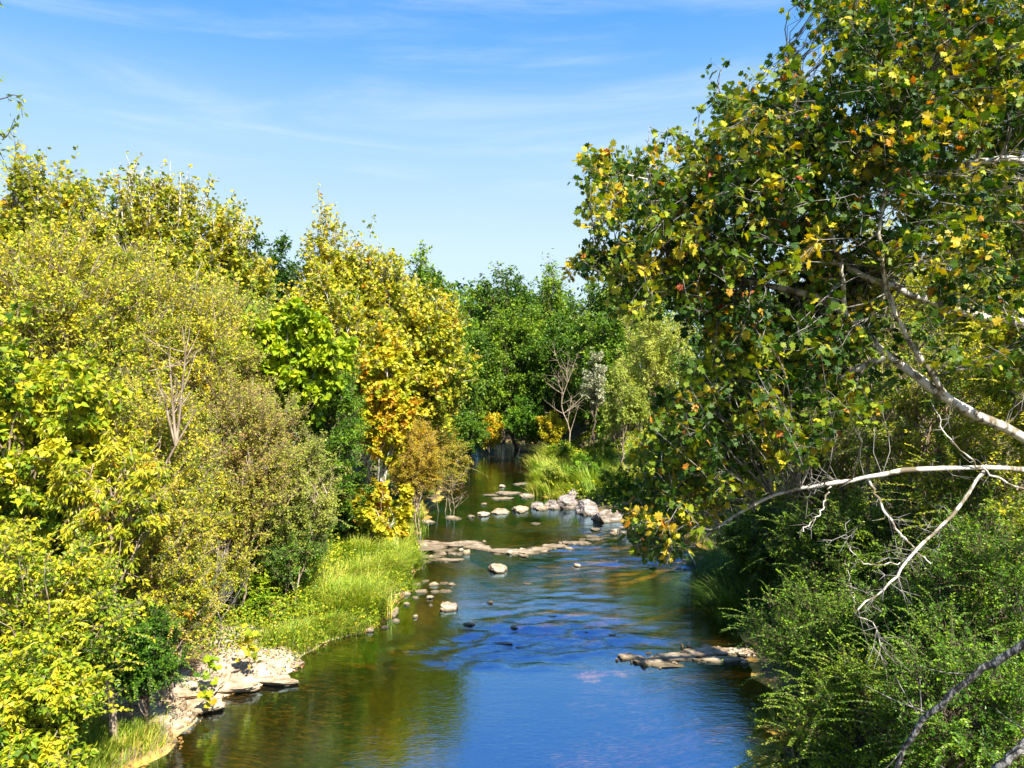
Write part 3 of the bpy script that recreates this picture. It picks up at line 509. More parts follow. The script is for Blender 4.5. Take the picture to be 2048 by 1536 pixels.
# ------------------------------------------------------------------ the near sycamore
def curve_part(name, pts, radii, mat, root, org, K=26, seg=10, wob=.012, seed=0):
    rng = np.random.default_rng(seed)
    P = spline(pts, K); R = np.interp(np.linspace(0, 1, K), np.linspace(0, 1, len(radii)), radii)
    P[1:-1] += rng.normal(0, wob, (K-2, 3)); R = R*(1+.10*rng.normal(0, 1, K).clip(-1.5, 1.5)*.7)
    V, F = tubes((P-org)[None], R[None], seg)
    obj(name, mesh_np(name, V, F, smooth=True), mat, root); return P
def big_sycamore():
    rng = np.random.default_rng(77)
    org = np.array([9.6, 12.0, float(ground_z(9.6, 12.0))])
    root = empty('sycamore_tree', org, 'huge near sycamore with white limbs and green gold leaves hanging over the creek', 'tree')
    wm = BARK['white']
    curve_part('trunk', [org-[0,0,.4], org+[-.1,0,2.5], org+[-.4,-.3,5.5], org+[-.5,-.4,9], org+[-.2,-.6,12.5]], [.42,.34,.28,.2,.1], wm, root, org, seg=16, seed=1)
    L = {}
    def limb(key, pts, radii, d0=None, K=26, name='limb', wob=.012):
        P = np.array([at(*p) for p in pts]); L[key] = curve_part(name, P, radii, wm, root, org, K=K, seed=hash(key) % 100 if False else len(L), wob=wob)
    limb('a', [(2235,1010,11.6),(2060,882,10.6),(1900,800,10.3),(1775,710,10.4),(1690,628,10.6),(1640,598,10.7),(1500,565,10.9),(1340,545,11.2),(1180,520,11.6)], [.12,.075,.060,.050,.043,.05,.035,.022,.01])
    limb('b', [(2240,960,11.4),(2048,940,9.8),(1930,935,9.6),(1830,940,9.6),(1730,955,9.7),(1660,968,9.8),(1600,976,9.9),(1530,998,10.1),(1440,1050,10.5),(1385,1088,10.7),(1300,1110,10.9)], [.09,.030,.030,.034,.028,.029,.022,.02,.016,.012,.006])
    limb('c', [(2230,720,11.6),(2080,655,11.4),(1930,627,11.2),(1800,580,11.2),(1700,540,11.3),(1560,470,11.5),(1380,390,11.7),(1210,335,11.9)], [.12,.07,.055,.05,.042,.03,.02,.01])
    limb('d', [(2250,470,11.5),(2060,330,10.6),(1970,322,10.5),(1870,348,10.6),(1740,310,10.9),(1580,240,11.1),(1440,190,11.3)], [.09,.045,.038,.03,.025,.018,.009])
    limb('e', [(2240,200,11.5),(2060,160,11.2),(1900,90,11.2),(1770,40,11.3),(1640,0,11.4)], [.09,.05,.035,.024,.01])
    limb('f', [(1775,712,10.4),(1650,770,10.8),(1520,850,11.1),(1390,930,11.2),(1290,1010,11.2),(1270,1060,11.2)], [.05,.035,.028,.02,.014,.007])
    limb('g', [(1690,628,10.6),(1680,520,10.4),(1640,400,10.3),(1600,240,10.5),(1575,120,10.7)], [.035,.028,.022,.015,.007])
    limb('h', [(2240,90,11.5),(2130,-60,11),(1980,-180,11),(1850,-260,11)], [.1,.07,.04,.02])
    limb('i', [(1900,800,10.3),(1800,650,10),(1760,500,9.8),(1780,350,9.8),(1830,200,9.9)], [.04,.032,.026,.02,.01])
    limb('q', [(2130,-60,11.),(1950,-90,11),(1800,-60,11),(1700,20,11.1),(1690,60,11.2)], [.05,.035,.026,.014,.006])
    limb('m', [(1520,575,10.9),(1460,480,11.2),(1400,420,11.4),(1320,330,11.6),(1290,300,11.7)], [.025,.02,.016,.01,.006])
    # bare limbs that hang below
    limb('j', [(1735,956,9.7),(1770,1020,9.6),(1806,1076,9.5),(1862,1128,9.3)], [.016,.016,.015,.007])
    limb('k', [(1968,942,9.6),(1900,1035,9.4),(1825,1108,9.2),(1775,1172,9.1),(1710,1222,9.1),(1752,1258,9.1),(1765,1320,9.1)], [.020,.020,.017,.013,.009,.006,.003])
    limb('l', [(1658,970,9.8),(1640,1025,9.7),(1597,1066,9.6)], [.011,.009,.004])
    limb('n', [(1800,1125,9.2),(1740,1130,9.1),(1700,1100,9.0),(1690,1040,9.0)], [.007,.006,.004,.002])
    limb('o', [(1712,1222,9.1),(1700,1170,9.05),(1690,1120,9.0)], [.005,.004,.002])
    limb('p', [(2060,985,9.6),(1970,940,9.55),(1900,880,9.5),(1860,800,9.6)], [.012,.012,.009,.004])
    # fine dead twigs on the hanging limbs
    tw = []
    for key, n, ln in (('j',16,.35),('k',46,.45),('l',8,.25),('n',12,.22),('b',34,.5),('a',30,.45),('p',10,.3)):
        P = L[key]; i = rng.integers(4 if key not in 'a' else 8, len(P)-1, n); q = P[i]
        d = nrm(nrm(P[i+1 if False else np.minimum(i+1, len(P)-1)]-P[i-1])*.7+rng.normal(0, .8, (n, 3)))
        l = ln*(.3+.8*rng.random((n, 1)))
        k1 = q+d*l*.5+rng.normal(0, .03, (n, 3)); k2 = q+d*l+rng.normal(0, .06, (n, 3))-[0, 0, .03]
        tw.append(np.stack([q, k1, k2], 1))
        j = rng.integers(0, n, n); d2 = nrm(d[j]+rng.normal(0, .8, (n, 3)))*l[j]*.5
        tw.append(np.stack([k1[j], k1[j]+d2*.5, k1[j]+d2], 1))
    tw = np.concatenate(tw); V, F = tubes(tw-org, np.tile([.005,.0035,.0018], (len(tw), 1)), 4)
    VT, FT = V, F
    # leaf sprays: volume reaching from the creek side to the trunk
    poly = [(1625,-60),(1650,30),(1695,80),(1690,150),(1640,190),(1600,170),(1590,105),(1565,100),(1555,165),(1535,205),(1500,215),(1440,180),(1425,200),(1450,255),(1400,275),(1350,285),(1300,315),(1240,325),(1180,305),(1178,345),(1225,380),(1185,400),(1190,440),(1245,425),(1290,440),(1275,490),(1215,505),(1135,520),(1150,545),(1235,560),(1235,625),(1330,620),(1395,650),(1420,720),(1360,760),(1330,800),(1290,850),(1265,900),(1300,960),(1260,1010),(1240,1070),(1280,1100),(1340,1112),(1385,1050),(1440,1020),(1520,1000),(1560,940),(1640,900),(1720,840),(1780,790),(1800,700),(1900,740),(2060,760),(2200,600),(2200,-100)]
    poly = np.array(poly, float)
    def inside(x, y):
        c = np.zeros(len(x), bool); j = len(poly)-1
        for i in range(len(poly)):
            xi, yi = poly[i]; xj, yj = poly[j]
            hit = ((yi > y) != (yj > y)) & (x < (xj-xi)*(y-yi)/(yj-yi+1e-9)+xi); c ^= hit; j = i
        return c
    n = 3500; x = rng.uniform(1120, 2200, n*3); y = rng.uniform(-100, 1120, n*3)
    k = inside(x, y); x, y = x[k][:n], y[k][:n]
    dens = np.ones(len(x)); dens[(x > 1450) & (y > 700)] = .7; dens[(x > 1750) & (y > 620)] = .3; dens[(x>1850)] *= .8
    # natural gaps
    gapn = np.sin(x*.021+1.7*np.sin(y*.013))*np.sin(y*.024+1.1*np.sin(x*.017+2))
    dens[gapn > .55] *= .35
    k = rng.random(len(x)) < dens; x, y = x[k], y[k]
    d = 10.9+1.2*rng.normal(0, 1, len(x)).clip(-1.7, 1.7)+(x < 1500)*.5
    for pl, z_ in (([(2048,875),(1900,800),(1775,710)], 11.), ([(1710,635),(1640,598)], 11.), ([(2048,322),(1970,322),(1870,348)], 11.), ([(1840,595),(1760,562),(1700,540)], 11.4), ([(1580,590),(1500,565)], 11.)):
        q = spline(np.array(pl, float), 20); near_ = np.min(np.hypot(x[:, None]-q[:, 0], y[:, None]-q[:, 1]), 1) < 38
        d = np.where(near_ & (d < z_), z_+.3+.8*rng.random(len(x)), d)
    C = np.stack([PX(x, d), d, PZ(y, d)], 1)
    sh_ = C - SUNV*((C[:, 2:3]-.15)/SUNV[2])      # thin the crown where it would stand between the sun and the rock ledge
    lit = (sh_[:, 0] > 1.8) & (sh_[:, 0] < 6.0) & (sh_[:, 1] > 15.9) & (sh_[:, 1] < 19.2) & (rng.random(len(C)) < .93)
    C, x, y = C[~lit], x[~lit], y[~lit]
    allp = np.concatenate([L[k] for k in 'abcdefghimq']); 
    dist = np.linalg.norm(C[:, None]-allp[None], axis=2); dist += np.maximum(0, (PX(1500,11)-C[:, None, 0]))*0
    near = allp[dist.argmin(1)]
    # branches from limbs to sprays
    t = np.linspace(0, 1, 6)[None, :, None]; ln = np.linalg.norm(C-near, axis=1)[:, None]
    M = (C+near)/2+rng.normal(0, .20, C.shape)*ln+np.array([0, 0, .12])*ln
    br = (1-t)**2*near[:, None]+2*t*(1-t)*M[:, None]+t*t*C[:, None]; br[:, 1:-1] += rng.normal(0, .035, (len(C), 4, 3))
    V1 = tubes(br-org, np.linspace(1, .35, 6)[None]*(.0030+.0035*np.minimum(ln, 2)), 5)
    # twigs in sprays
    n3 = 5; i3 = np.repeat(np.arange(len(C)), n3); q, tg = along(br, i3, .55+.45*rng.random(len(i3)))
    td = nrm(tg*.7+rng.normal(0, .6, q.shape)+[-.15, -.1, .1]); lt = (.16+.20*rng.random((len(q), 1)))
    tws = np.stack([q, q+td*lt*.5, q+td*lt-[0, 0, .02]], 1)
    V2 = tubes(tws-org, np.tile([.004,.003,.0016], (len(tws), 1)), 4)
    V, F = join([V1, V2, (VT, FT)]); obj('branches', mesh_np('branches', V, F, smooth=True), BARK['grey'], root)
    nl = 5; i4 = np.repeat(np.arange(len(tws)), nl); P, tg4 = along(tws, i4, .1+.9*rng.random(len(i4)))
    side = nrm(np.cross(tg4, rng.normal(0, 1, P.shape)))
    P = P+side*.05
    D = nrm(side*.8+tg4*.4+np.array([0, -.1, -.35])+rng.normal(0, .3, P.shape))
    Nn = nrm(np.array([.40, .08, .70])+rng.normal(0, .60, P.shape))
    S = .046+.074*rng.random(len(P))
    cl = np.where(rng.random(len(C)) < .40, .72, .38)+rng.normal(0, .12, len(C))
    cl += .07*(x < 1500)
    V, F, k = leaves(P-org, D, Nn, S, 'maple'); LEAFCOUNT[0] += len(P)
    tint = np.clip(cl[i3[i4]]+rng.normal(0, .13, len(P)), 0, .92); red = rng.random(len(P)) < .018; tint[red] = rng.uniform(.95, 1, red.sum())
    obj('crown', mesh_np('sycamore_leaves', V, F, tint=np.repeat(tint, k)), PAL['leaf_sycamore'], root)
big_sycamore()

# leaning stems in the bottom right corner
def lean_tree(label, pts, radii, name='leaning_tree'):
    P = np.array([at(*p) for p in pts]); b = P[0].copy(); b[2] = ground_z(b[0], b[1])
    root = empty(name, b, label, 'tree', 'leaning stems at the bottom right')
    P0 = np.vstack([b-[0,0,.3], P[1:]]) if P[0][2] < b[2]+.6 else np.vstack([b-[0,0,.3], P])
    Q = curve_part('trunk', P0, radii, BARK['mottled'], root, b, K=34, seg=10, seed=5)
    rng = np.random.default_rng(len(label)); i = rng.integers(6, 30, 12); n = 12
    d = nrm(rng.normal(0, 1, (n, 3))+[.2, 0, .4]); l = .25+.4*rng.random((n, 1))
    t = np.stack([Q[i], Q[i]+d*l*.5, Q[i]+d*l+[0, 0, .05]], 1); 
    for q in t:
        V, F = tubes((q-b)[None], np.array([[.007,.005,.002]]), 4); obj('branch', mesh_np('branch', V, F, smooth=True), BARK['mottled'], root)
lean_tree('grey mottled bare stem leaning up to the right across the bottom right bushes', [(1760,1680,8.3),(1795,1530,8.1),(1850,1440,7.9),(1945,1355,7.6),(2050,1288,7.3),(2180,1190,7.0),(2300,1000,6.8)], [.022,.021,.024,.028,.032,.036,.036,.036])
lean_tree('thicker mottled stem just entering the bottom right corner', [(1930,1700,6.6),(1990,1550,6.5),(2055,1488,6.4),(2200,1380,6.2),(2350,1200,6.0)], [.034,.034,.034,.036,.036,.036])

# bare grey tree at the bend
def bare_tree(label, px, d, base, top, hw, seed, bark='tan', cat='tree', name='bare_tree'):
    rng = np.random.default_rng(seed); b = np.array([PX(px, d), d, 0.]); b[2] = ground_z(b[0], b[1])
    root = empty(name, b, label, cat, None); h = PZ(top, d)-b[2]; w = hw/FP*d
    paths = []; rads = []
    st = np.array([[0,0,-.2],[.02,0,.3],[-.03,.02,.6],[.05,0,.95]])*h; P = spline(st+rng.normal(0, .03*h, (4, 3))*[1,1,0], 10); P[0] = [0,0,-.2]
    V, F = tubes(P[None], np.linspace(.009, .003, 10)[None]*h, 7); obj('trunk', mesh_np('trunk', V, F, smooth=True), BARK[bark], root)
    i = rng.integers(3, 9, 16); n = 16
    e = P[i]+np.stack([rng.uniform(-w, w, n), rng.uniform(-w, w, n)*.7, rng.uniform(.05, .35, n)*h], 1)
    m = (P[i]+e)/2+[0, 0, -.02*h]; t = np.linspace(0, 1, 6)[None, :, None]
    lim = (1-t)**2*P[i][:, None]+2*t*(1-t)*m[:, None]+t*t*e[:, None]
    j = rng.integers(0, n, 110); q, tg = along(lim, j, .3+.7*rng.random(110)); l = h*.13*(.4+rng.random((110, 1)))
    dd = nrm(tg*.8+rng.normal(0, .7, q.shape)+[0, 0, .25]); tw = np.stack([q, q+dd*l*.5+rng.normal(0, .02, q.shape)*h*.2, q+dd*l], 1)
    V, F = join([tubes(lim, np.tile(np.linspace(.0055, .002, 6)*h, (n, 1)), 5), tubes(tw, np.tile(np.array([.0020,.0014,.0008])*h, (110, 1)), 3)])
    obj('branches', mesh_np('branches', V, F, smooth=True), BARK[bark], root)
bare_tree('bare pale grey tree standing before the dark far woods', 1132, 64, 880, 735, 50, 4)
bare_tree('low leafless bush leaning over the water beside the amber bush', 905, 37.5, 1000, 955, 30, 9, cat='bush', name='bare_shrub')
bare_tree('dead grey snag with spreading twigs on the left bank above the rock shelf', 430, 18.2, 1240, 1110, 40, 12, bark='grey')
bare_tree('pale leaning dead sapling in the middle of the left thicket', 318, 15.2, 1000, 790, 40, 15)
bare_tree('bare shrub in front of the brown thicket under the thick white limb', 1770, 18.5, 1000, 700, 60, 18)

# small sycamore seedlings on the rock shelf
def seedling(label, px, py, h, n, pal, seed):
    d = gd(py, .28); rng = np.random.default_rng(seed); b = np.array([PX(px, d), d, .22]); root = empty('seedling', b, label, 'seedling', 'seedlings on the rock shelf')
    st = spline(np.array([[0,0,-.1],[.03,0,h*.4],[-.02,0,h*.75],[.03,0,h]]), 8); V, F = tubes(st[None], np.linspace(.012,.004,8)[None], 6)
    obj('stem', mesh_np('stem', V, F, smooth=True), BARK['tan'], root)
    i = rng.integers(2, 8, n); P = st[i]+rng.normal(0, .07, (n, 3))*[1.3,1.3,.8]; D = nrm(rng.normal(0, 1, (n, 3))*[1,1,.4]); Nn = nrm(np.array([.2,-.4,.7])+rng.normal(0, .4, (n, 3)))
    V, F, k = leaves(P, D, Nn, .10+.07*rng.random(n), 'maple'); t = np.clip(.45+.22*rng.normal(0, 1, n), 0, 1)
    obj('foliage', mesh_np('foliage', V, F, tint=np.repeat(t, k)), PAL[pal], root)
seedling('yellow and red sycamore seedling on the largest rock slab', 497, 1345, .95, 46, 'leaf_gold', 3)
seedling('small bright green seedling in the crack between rock slabs', 420, 1385, .75, 26, 'leaf_lime', 4)
seedling('tiny yellow green seedling on the lowest rock by the water', 425, 1405, .35, 16, 'leaf_gold', 5)

# thin drooping twigs at the upper left
def hanging():
    rng = np.random.default_rng(8); d = 8.0
    b = np.array([-7.6, 8.2, 0]); b[2] = ground_z(b[0], b[1])
    root = empty('tree', b, 'thin tree off the left edge with drooping twigs of sparse small leaves against the sky', 'tree', Lg)
    curve_part('trunk', [b-[0,0,.3], b+[.1,0,3], b+[.3,0,6], at(-200,60,8)], [.12,.09,.06,.03], BARK['grey'], root, b)
    tw = []
    for pts in ([(-200,60),(-90,150),(-20,200),(35,190),(45,235)], [(-90,150),(-20,240),(10,275),(30,235)], [(-150,100),(-60,240),(-10,290),(12,330)], [(-90,150),(-40,120),(-5,160)], [(-200,60),(-120,-40),(-30,-30),(2,5)]):
        tw.append(spline([at(x, y, d+rng.normal(0, .15)) for x, y in pts], 14))
    tw = np.array(tw); 
    for q in tw:
        V, F = tubes((q-b)[None], np.linspace(.012,.002,14)[None], 5); obj('branch', mesh_np('branch', V, F, smooth=True), BARK['brown'], root)
    n = 130; j = rng.integers(0, len(tw), n); P, tg = along(tw, j, .35+.65*rng.random(n)); D = nrm(tg+rng.normal(0, .8, P.shape)+[0,0,-.4])
    V, F, k = leaves(P+rng.normal(0, .02, P.shape)-b, D, nrm(rng.normal(0, 1, P.shape)), .05+.05*rng.random(n), 'slim')
    obj('crown', mesh_np('foliage', V, F, tint=np.repeat(rng.random(n)*.4+.1, k)), PAL['leaf_olive'], root)
hanging()

# ------------------------------------------------------------------ grass and ground cover
def grass(name, label, y0, y1, side, o0, o1, h, n, pal, seed, bend=.5, width=.010, clumps=60):
    rng = np.random.default_rng(seed)
    cy = rng.uniform(y0, y1, clumps); co = rng.uniform(o0, o1, clumps); ch = rng.uniform(.4, 1.2, clumps); ct = rng.normal(0, .13, clumps)
    i = rng.integers(0, clumps, n); y = cy[i]+rng.normal(0, .16, n); off = co[i]+rng.normal(0, .16, n)
    x = np.where(side < 0, XL(y)-off, XR(y)+off); z = ground_z(x, y)
    a = rng.uniform(0, 2*math.pi, clumps)[i]+rng.normal(0, 1.0, n); hh = h*ch[i]*(.55+.6*rng.random(n)); bd = bend*(.3+.9*rng.random(n))
    dirv = np.stack([np.cos(a), np.sin(a), 0*a], 1)+np.array([-side*.45, 0, 0])   # tends to lean towards the water
    t = np.array([0, .35, .7, 1.]); P = np.zeros((n, 4, 3))
    P[:] = np.stack([x, y, z-.04], 1)[:, None]
    P += dirv[:, None]*(hh*bd)[:, None, None]*(t**2)[None, :, None]
    P[:, :, 2] += hh[:, None]*(t-.32*bd[:, None]*t**2.5)[:, :]
    wv = np.stack([-np.sin(a), np.cos(a), 0*a], 1)*(width*(.6+.8*rng.random(n)))[:, None]
    wt = np.array([.8, 1, .7, .08])
    V = np.stack([P-wv[:, None]*wt[None, :, None], P+wv[:, None]*wt[None, :, None]], 2).reshape(n, 8, 3)
    F = np.array([(0,1,3,2),(2,3,5,4),(4,5,7,6)]); F = (np.arange(n)[:, None, None]*8+F[None]).reshape(-1, 4)
    tint = np.repeat(np.clip(.5+ct[i]+rng.normal(0, .17, n), 0, 1), 8)
    tag(obj(name, mesh_np(name, V.reshape(-1, 3), F, tint=tint), PAL[pal]), label, 'grass', kind='stuff')
grass('grass','tall yellow green grass leaning over the water on the left bank beyond the rock shelf',20.6,28.5,-1,.10,2.3,.95,22000,'grass_yellow',1,clumps=120,width=.010,bend=.8)
grass('grass','low yellow grass at the near left water edge',11.5,14.2,-1,.25,1.8,.34,8000,'grass_yellow',2,width=.007,clumps=90)
grass('grass','short dry grass beside the rock shelf and the creek',18.4,20.8,-1,.05,1.0,.5,6000,'grass_yellow',3,width=.007,clumps=34,bend=.8)
grass('grass','dark green arching grass hanging into the creek on the right bank',19.6,26,1,-.1,1.9,1.15,12000,'grass_green',4,bend=.8,width=.010,clumps=90)
grass('grass','tall yellow green reeds on the point bar at the bend',44,63,1,.2,7,1.5,13000,'grass_yellow',5,width=.020,clumps=110,bend=.7)
grass('grass','bright yellow grass tuft at the tip of the point bar above the boulders',43,50,1,0,2.2,.95,6000,'grass_yellow',6,width=.016,clumps=40)
grass('grass','green grass fringe on the far left bank behind the orange sycamore',28.5,37,-1,.1,2,.8,7000,'grass_yellow',7,width=.014,clumps=70)
grass('grass','long grass mixed with the bushes at the bottom right bank',9,18,1,-.05,2.2,.7,8000,'grass_green',8,bend=.7,width=.007,clumps=80)

def cover(name, label, y0, y1, side, o0, o1, n, size, hmax, pal, seed, tint=.45, kind='oval'):
    rng = np.random.default_rng(seed); m = 500
    cy = rng.uniform(y0, y1, m); co = o0+(o1-o0)*rng.random(m); ch = rng.uniform(.3, 1, m)*hmax; ct = rng.normal(0, .15, m)
    i = rng.integers(0, m, n); rad = .25+.02*cy[i]; y = cy[i]+rng.normal(0, 1, n)*rad; off = np.maximum(co[i]+rng.normal(0, 1, n)*rad, o0)
    x = np.where(side < 0, XL(y)-off, XR(y)+off); z = ground_z(x, y)+.03+ch[i]*rng.random(n)**1.2
    P = np.stack([x, y, z], 1); D = nrm(rng.normal(0, 1, P.shape)*[1, 1, .5]); Nn = nrm(np.array([.15, -.2, .8])+rng.normal(0, .5, P.shape))
    V, F, k = leaves(P, D, Nn, size*(.6+.7*rng.random(n)), kind)
    tag(obj(name, mesh_np(name, V, F, tint=np.repeat(np.clip(tint+ct[i]+rng.normal(0, .15, n), 0, 1), k)), PAL[pal]), label, 'ground cover', kind='stuff')
cover('ground_cover','tangled low weeds and leaves covering the left bank',9,15,-1,1.9,9,16000,.11,.9,'leaf_yellow_green',21,.40)
cover('ground_cover','yellow green weeds climbing the left bank behind the rock shelf',15,21.5,-1,3.6,9,20000,.11,.9,'leaf_yellow_green',26,.45)
cover('ground_cover','green weeds on the left bank behind the tall grass',21.5,40,-1,2.2,9,34000,.12,.9,'leaf_yellow_green',27,.40)
cover('ground_cover','dark low weeds covering the right bank slope',9,42,1,.9,9,52000,.10,.9,'leaf_mid_green',22,.45)
cover('ground_cover','green weeds under the shrubs of the point bar',40,75,1,.6,10,20000,.2,.9,'leaf_yellow_green',23,.35)
cover('ground_cover','low weeds under the far left trees',40,80,-1,.6,12,14000,.24,1.2,'leaf_mid_green',24,.45)
cover('ground_cover','leafy weeds growing through the tall grass of the left bank',18.2,28.5,-1,.0,3,18000,.08,.85,'leaf_yellow_green',31,.22)
cover('leaf_litter','rust brown fallen leaves scattered on the left rock shelf and shore',12,30,-1,-.1,2.2,2600,.07,.02,'leaf_litter',25,.6)

# far wood that closes the view round the clearing
def far_wood():
    rng = np.random.default_rng(5); n = 130000
    m = 420; ang = rng.uniform(-1.25, 1.25, m); R = rng.uniform(96, 150, m); cx = np.sin(ang)*R; cy = np.cos(ang)*R*.95+8; hz = (.142*R+3.2)*rng.uniform(.86, 1.0, m)
    i = rng.integers(0, m, n); u = nrm(rng.normal(0, 1, (n, 3))); rr = (.6+.4*rng.random(n)**.5)[:, None]
    P = np.stack([cx[i], cy[i], 3+hz[i]*.5], 1)+u*rr*np.stack([3.2+0*hz[i], 3.2+0*hz[i], hz[i]*.52], 1)
    D = nrm(rng.normal(0, 1, P.shape)); V, F, k = leaves(P, D, nrm(np.array([.2,-.2,.8])+rng.normal(0, .6, P.shape)), .55+.4*rng.random(n), 'oval')
    ct = rng.normal(0, .18, m)
    tag(obj('woodland', mesh_np('woodland', V, F, tint=np.repeat(np.clip(.45+ct[i]+rng.normal(0, .15, n), 0, 1), k)), PAL['leaf_dark_green']), 'dark green woodland closing the view far behind the bend', 'woodland', kind='stuff')
far_wood()

# ------------------------------------------------------------------ rocks
def rock_mat(name, c1, c2, c3, sc=3.):
    m, N, L = new_mat(name); geo = N.new('ShaderNodeNewGeometry')
    mp = N.new('ShaderNodeMapping'); mp.inputs['Scale'].default_value = (1, 1.6, 5); L.new(geo.outputs['Position'], mp.inputs[0])
    n1 = N.new('ShaderNodeTexNoise'); n1.inputs['Scale'].default_value = sc; n1.inputs['Detail'].default_value = 9; n1.inputs['Roughness'].default_value = .7; L.new(mp.outputs[0], n1.inputs['Vector'])
    r = ramp(N, [(.32, c1), (.48, c2), (.62, c3)]); L.new(n1.outputs[0], r.inputs[0])
    # wet dark band at the waterline
    sp = N.new('ShaderNodeSeparateXYZ'); L.new(geo.outputs['Position'], sp.inputs[0])
    mr = N.new('ShaderNodeMapRange'); mr.inputs[1].default_value = .02; mr.inputs[2].default_value = .085; L.new(sp.outputs['Z'], mr.inputs[0])
    mx = N.new('ShaderNodeMixRGB'); mx.inputs[1].default_value = (.10, .075, .035, 1); L.new(mr.outputs[0], mx.inputs[0])
    n3 = N.new('ShaderNodeTexNoise'); n3.inputs['Scale'].default_value = 1.3; n3.inputs['Detail'].default_value = 6; n3.inputs['Roughness'].default_value = .65; L.new(geo.outputs['Position'], n3.inputs['Vector'])
    st = ramp(N, [(.34,(.55,.48,.34)),(.46,(.95,.90,.80)),(.60,(1.22,1.20,1.16))]); L.new(n3.outputs[0], st.inputs[0])
    mm = N.new('ShaderNodeMixRGB'); mm.blend_type = 'MULTIPLY'; mm.inputs[0].default_value = 1; L.new(r.outputs[0], mm.inputs[1]); L.new(st.outputs[0], mm.inputs[2]); L.new(mm.outputs[0], mx.inputs[2])
    p = N.new('ShaderNodeBsdfPrincipled'); p.inputs['Roughness'].default_value = .85; L.new(mx.outputs[0], p.inputs['Base Color'])
    b = N.new('ShaderNodeBump'); b.inputs['Strength'].default_value = .7; b.inputs['Distance'].default_value = .05; L.new(n1.outputs[0], b.inputs['Height']); L.new(b.outputs[0], p.inputs['Normal'])
    o = N.new('ShaderNodeOutputMaterial'); L.new(p.outputs[0], o.inputs[0]); return m
ROCK = rock_mat('rock_limestone', (.20,.13,.08), (.42,.32,.22), (.58,.49,.37))
BOULD = rock_mat('rock_boulder', (.07,.055,.05), (.24,.20,.18), (.46,.42,.39), 2.2)
def ico(sub):
    bm = bmesh.new(); bmesh.ops.create_icosphere(bm, subdivisions=sub, radius=1)
    V = np.array([v.co[:] for v in bm.verts]); F = np.array([[v.index for v in f.verts] for f in bm.faces]); bm.free(); return V, F
ICO4, ICO3, ICO2 = ico(5), ico(4), ico(3)
def rock_geo(r, seed, flat=.0, ic=None, tilt=0.):
    V, F = ic or ICO3; V = V.copy(); rng = np.random.default_rng(seed)
    for k in range(13):
        nv = nrm(rng.normal(0, 1, 3)*[1, 1, .6]); dd = rng.uniform(.48, .82); s = V@nv-dd; V -= nv*np.maximum(s, 0)[:, None]*.93
    if flat: top = .40+.05*np.sin(V[:, 0]*3+seed)+.04*np.sin(V[:, 1]*5); V[:, 2] = np.where(V[:, 2] > top, top+(V[:, 2]-top)*.12, V[:, 2])
    ns = np.array([mnoise.fractal(Vector(v*2.6+seed*1.7), .9, 2.1, 4) for v in V]); V *= (1+.16*ns)[:, None]; V[:, 2] += (.10*ns if flat else 0)
    if flat:   # thin bedding steps
        st = np.sin(V[:, 2]*24)*.02; V[:, :2] *= (1+st)[:, None]
    a = rng.uniform(-.5, .5); ca, sa = math.cos(a), math.sin(a)
    V = V@np.array([[ca, sa, 0], [-sa, ca, 0], [0, 0, 1]])
    V = V/np.abs(V).max(axis=0)*np.array(r); V[:, 2] += V[:, 0]*tilt
    return V, F
def px_rock(px, py, w, h, rz, seed, flat, z=0., ic=None, tilt=0.):
    """w px wide, h px tall in the photo; py = centre of its top face"""
    d = gd(py, z+rz*.6); rx_ = w/2/FP*d; ry_ = max(h/2*d*d/((H-z)*FP)-rz*.2, rx_*.28)
    ry_ = min(ry_, rx_*2.2) if flat else min(max(ry_, rx_*.7), rx_*1.2)
    V, F = rock_geo((rx_, ry_, rz), seed, flat, ic, tilt)
    return V, F, np.array([PX(px, d), d, z])
def rock(name, label, group, *a, cat='rock', mat=None, **k):
    V, F, c = px_rock(*a, **k); o = obj(name, mesh_np(name, V, F, smooth=False), mat or ROCK, None, c)
    tag(o, label, cat, group)
Sg, Wg, Cg, Gg = 'slabs of the left rock shelf', 'stones standing in the water', 'stepping line of stones across the creek', 'boulders at the point bar'
for a in [
 ('long pale slab jutting out into the water from the left rock shelf', 548,1353,112,20,.16,31,1,.04),
 ('broad flat slab at the front of the left rock shelf', 462,1362,150,34,.20,32,1,.08),
 ('largest cracked slab in the middle of the left rock shelf', 470,1312,140,62,.22,33,1,.12),
 ('upper slab of the left rock shelf, half under dry leaves', 478,1262,130,48,.26,34,1,.20),
 ('brownish slab left of the largest one on the left rock shelf', 375,1368,125,44,.22,35,1,.20),
 ('lumpy low slab stepping down to the water from the left rock shelf', 395,1402,110,30,.22,36,1,.04),
 ('pale pointed rock at the near end of the left rock shelf', 372,1430,60,24,.18,37,0,.02),
 ('slab at the back of the left rock shelf beside the straw grass', 505,1290,60,30,.26,39,1,.14),
 ('thin tan ledge at the waterline left of the pointed rock, lowest of the shelf', 345,1448,60,22,.14,46,1,.02),
 ('narrow flat ledge lying along the waterline beside the near yellow grass', 318,1480,74,22,.12,48,1,.0),
 ('wide thin slab tucked under the near bushes above the pointed rock', 345,1405,90,34,.20,49,1,.12),
 ('thin slab between the largest slab and the straw grass, at the waterline', 588,1322,60,26,.12,47,1,.0),
]: rock('flat_rock', a[0], Sg, *a[1:7], a[7], z=a[8], ic=ICO4)
rock('flat_rock','flat rock at the edge of tall grass right of the rock shelf','rocks along the left shore',690,1264,62,12,.10,41,1,z=.0)
rock('rock','squarish pale rock at the near left water edge below the yellow grass','rocks along the left shore',332,1465,30,24,.16,42,0,z=.0)
rock('flat_rock','low flat rock nearly under the grass at the bottom left','rocks along the left shore',300,1500,52,16,.10,43,1,z=.0)
